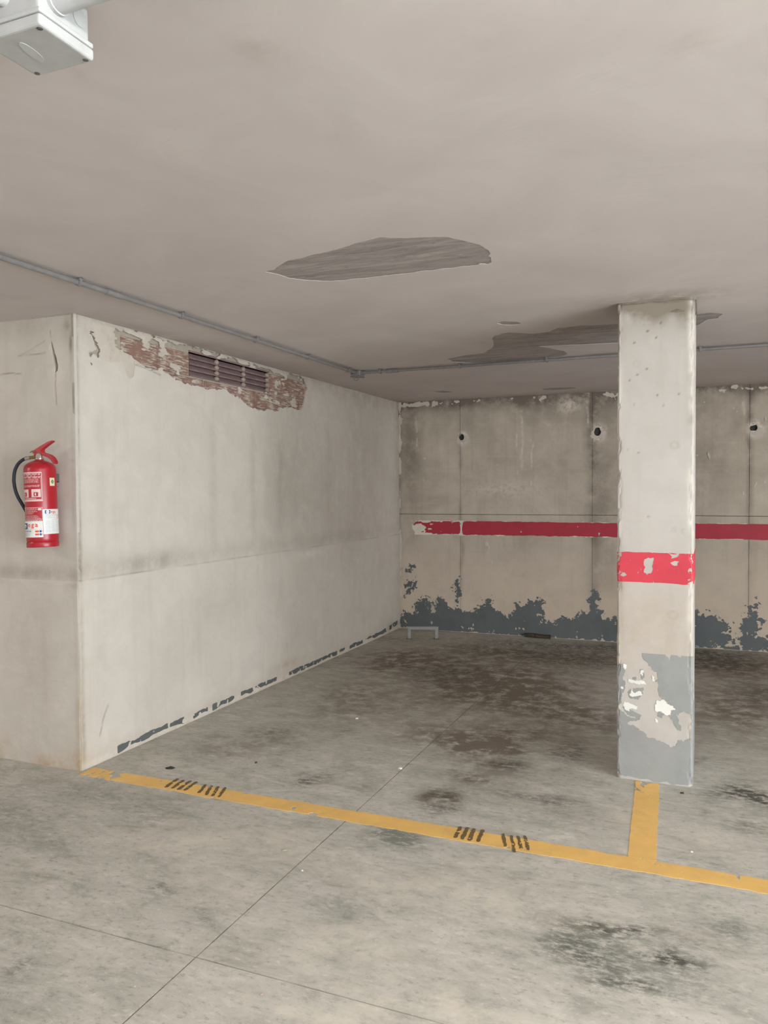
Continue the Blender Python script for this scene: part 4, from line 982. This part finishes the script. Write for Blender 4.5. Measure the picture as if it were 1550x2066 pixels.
pr = fr + words(-50, 47, .3765, .0085, 1, (8, 26), 3) + words(-50, 30, .3705, .0045, 2, (6, 14), 8) + words(-46, 45, .3605, .0070, 3, (6, 22), 3)
for i in range(4): pr += words(-38, 38+3*(i % 2), .3535-i*.0058, .0036, 10+i)
for i in range(2): pr += words(-38, 46-4*i, .3205-i*.0058, .0040, 20+i)
for u0, u1 in ((-35, 0), (13, 46)):
    pr += [(u0, u1, .287, .303), (u0, u0+8, .262, .287), (u1-9, u1, .262, .287), (u0, u1, .2615, .266), (u0+12, u0+17, .270, .283)]
pr += words(-50, 30, .2525, .0060, 31, (6, 18)) + words(-50, 46, .2425, .0038, 33)
wrap_many('print', pr, 0.0009, 'print_white', lab)
lab = wrap_rect('data_label', -58, 50, 0.137, 0.2085, 0.0004, 'label_red', ext); tag(lab, 'red data print with fine white lines')
pr = [(-58, 50, .2065, .2085), (48.4, 50, .137, .2085), (34, 46, .193, .204), (-58, 48, .1465, .148)]
for i in range(6): pr += words(-50, (32, 33, 30, 32, 20, 14)[i], .2015-i*.0056, .0030, 40+i)
for i in range(4): pr += words(-34+3*i, 30+4*i, .1645-i*.0050, .0028, 50+i)
pr += words(-40, 48, .1385, .0055, 60, (6, 14))
wrap_many('print', pr, 0.0009, 'print_white', lab)
lab = wrap_rect('service_sticker', -60, 49, 0.053, 0.1375, 0.0014, 'ext_white', ext); tag(lab, 'white sticker with red letters ega')
letters('lettering', 'ega', -8, 0.1075, 0.033, 0.0021, 'print_red', lab, 0.02, 1.35)
letters('number', '41 45 04', -29, 0.0805, 0.0135, 0.0021, 'print_blue', lab, 0.012)
lg = wrap_many('logo', [(-44, -12, .097, .1275)], 0.0020, 'print_blue', lab)
bm = bmesh.new(); vs = [bm.verts.new(cyl(-28+10*math.cos(a), .1122+.0105*math.sin(a), 0.0026)) for a in [2*math.pi*q/24 for q in range(24)]]; bm.faces.new(vs); bm_obj('logo_disc', bm, 'ext_white', lg)
wrap_many('rule_line', [(-60, 44, .0942, .0950)], 0.0020, 'print_grey', lab)
wrap_many('red_block', [(21, 35, .0800, .0885), (21, 35, .0640, .0725), (45.5, 47, .0800, .0885), (45.5, 47, .064, .0725)], 0.0020, 'print_red', lab)
wrap_many('blue_block', [(37, 43.5, .0785, .0895), (37, 43.5, .0625, .0735)], 0.0020, 'print_blue', lab)
wrap_many('print', words(-50, 6, .0705, .0028, 71) + words(-50, 2, .0635, .0028, 72), 0.0020, 'print_grey', lab)
lab = wrap_rect('inspection_sticker', 50, 142, 0.068, 0.197, 0.0014, 'ext_white', ext); tag(lab, 'white inspection sticker with blue logo')
lg = wrap_many('logo', [(57, 77, .1745, .1920)], 0.0020, 'print_blue', lab)
bm = bmesh.new(); vs = [bm.verts.new(cyl(67+6.2*math.cos(a), .1832+.0088*math.sin(a), 0.0026)) for a in [2*math.pi*q/24 for q in range(24)]]; bm.faces.new(vs); bm_obj('logo_disc', bm, 'ext_white', lg)
bm = bmesh.new(); vs = [bm.verts.new(cyl(67+1.4*math.cos(a), .1832+.002*math.sin(a), 0.0030)) for a in [2*math.pi*q/12 for q in range(12)]]; bm.faces.new(vs); bm_obj('logo_dot', bm, 'print_red', lg)
letters('lettering', 'ega', 79, 0.1775, 0.021, 0.0021, 'print_red', lab, 0.02, 1.1)
pr = [(56, 135, .1685, .1698)] + words(60, 104, .1600, .0022, 81) + words(60, 100, .1510, .0020, 82) + words(84, 112, .1410, .0018, 83)
for i in range(9): pr += [(58, 74+(i % 3)*2, .134-i*.007, .135-i*.007), (80, 94, .133-i*.007, .134-i*.007), (98, 130, .134-i*.007, .135-i*.007)]
wrap_many('print', pr, 0.0020, 'print_grey', lab)
wrap_many('red_print', words(106, 125, .1585, .004, 85) + words(106, 125, .1475, .004, 86), 0.0021, 'print_red', lab)
lab = wrap_rect('recycling_sticker', 80, 104, 0.319, 0.361, 0.0008, 'sticker_cream', ext); tag(lab, 'small cream sticker with green diamond')
bm = bmesh.new(); vs = [bm.verts.new(cyl(92+a, .3405+b, 0.0014)) for a, b in ((-7.5, 0), (0, -.012), (7.5, 0), (0, .012))]; bm.faces.new(vs); dm = bm_obj('green_diamond', bm, 'print_green', lab)
wrap_many('diamond_mark', [(89.5, 94.5, .3415, .3435), (89.5, 91, .337, .3415), (93, 94.5, .3365, .339)], 0.0018, 'sticker_cream', dm)

# ------------------------------------------------------------------ U bracket on the floor by the back corner
pA, pB = fl(826, 1289), fl(881, 1289)
ub = empty('floor_bracket', ((pA[0]+pB[0])/2, (pA[1]+pB[1])/2, 0.0), (0, 0, math.atan2(pB[1]-pA[1], pB[0]-pA[0]))); tag(ub, 'low grey metal hoop standing on the floor in the back corner', 'metal hoop')
L = math.hypot(pB[0]-pA[0], pB[1]-pA[1]); hh = 0.118
for s in (-1, 1):
    bm = bmesh.new(); add_box(bm, (s*(L/2), 0, hh/2-0.01), (0.034, 0.030, hh-0.02), 0.003, seg=1); lg = bm_obj('leg', bm, 'steel_grey', ub)
    box('foot_plate', (s*(L/2), 0, 0.003), (0.05, 0.045, 0.006), 'screw_dark', lg, 0.001)
bm = bmesh.new(); add_box(bm, (0, 0, hh-0.008), (L+0.034, 0.032, 0.032), 0.003, seg=1); bm_obj('crossbar', bm, 'steel_grey', ub)

# ------------------------------------------------------------------ bits lying on the floor
def scrap(name, px, py, sx, sy, sz, mat, label, cat_, seed, rot=0.0):
    rr = random.Random(seed); x, y = fl(px, py); bm = bmesh.new(); n = 9
    A = []; B = []
    for k in range(n):
        a = 2*math.pi*k/n; r = rr.uniform(0.7, 1.1)
        A.append(bm.verts.new((sx*r*math.cos(a), sy*r*math.sin(a), 0.0))); B.append(bm.verts.new((sx*r*0.7*math.cos(a), sy*r*0.7*math.sin(a), sz*rr.uniform(.6, 1.1))))
    bm.faces.new(A[::-1]); bm.faces.new(B)
    for k in range(n): bm.faces.new((A[k], A[(k+1) % n], B[(k+1) % n], B[k]))
    o = bm_obj(name, bm, mat); o.location = (x, y, 0.0004); o.rotation_euler.z = rot; tag(o, label, cat_); return o
scrap('dark_scrap', 344, 1550, .030, .022, .006, 'dark_hole', 'flat dark scrap lying just behind the left end of the yellow line', 'debris', 1)
scrap('plaster_crumb', 573, 1716, .013, .006, .005, 'mortar', 'thin beige crumb on the floor left of the saw cut joint', 'debris', 2, .4)
scrap('brown_crumb', 517, 1539, .008, .010, .006, 'dark_wood', 'small brown crumb inside the bay near the side wall', 'debris', 3)
scrap('white_crumb', 610, 1757, .006, .006, .004, 'white_plaster', 'tiny white crumb beside the long saw cut joint', 'debris', 4)
scrap('white_crumb', 808, 1551, .012, .010, .006, 'white_plaster', 'white crumb on the long joint inside the bay', 'debris', 5)
scrap('brown_crumb', 528, 2006, .006, .008, .004, 'brick', 'reddish brown crumb near the bottom edge of the floor', 'debris', 6)
scrap('white_crumb', 1396, 1719, .007, .006, .004, 'white_plaster', 'white crumb right of the yellow stem', 'debris', 7)
scrap('brown_crumb', 1377, 1601, .012, .009, .007, 'dark_wood', 'brown crumb in front of the right pillar corner', 'debris', 8)
scrap('white_crumb', 720, 1450, .014, .012, .006, 'white_plaster', 'white crumb in the middle of the dark bay floor', 'debris', 9)
# rough dark batten at the foot of the back wall
bm = bmesh.new(); add_box(bm, (0, 0, 0), (0.26, 0.05, 0.030), 0.004, seg=1)
bmesh.ops.subdivide_edges(bm, edges=bm.edges[:], cuts=3, use_grid_fill=True)
for v in bm.verts: v.co += Vector((random.uniform(-.003, .003), random.uniform(-.003, .003), random.uniform(-.003, .003)))
o = bm_obj('dark_batten', bm, 'dark_wood'); o.location = (1.51, D-0.04, 0.020); o.rotation_euler = (0, 0.03, 0); tag(o, 'short dark rough batten lying against the foot of the back wall', 'debris')
# concrete fillet at the foot of the back wall
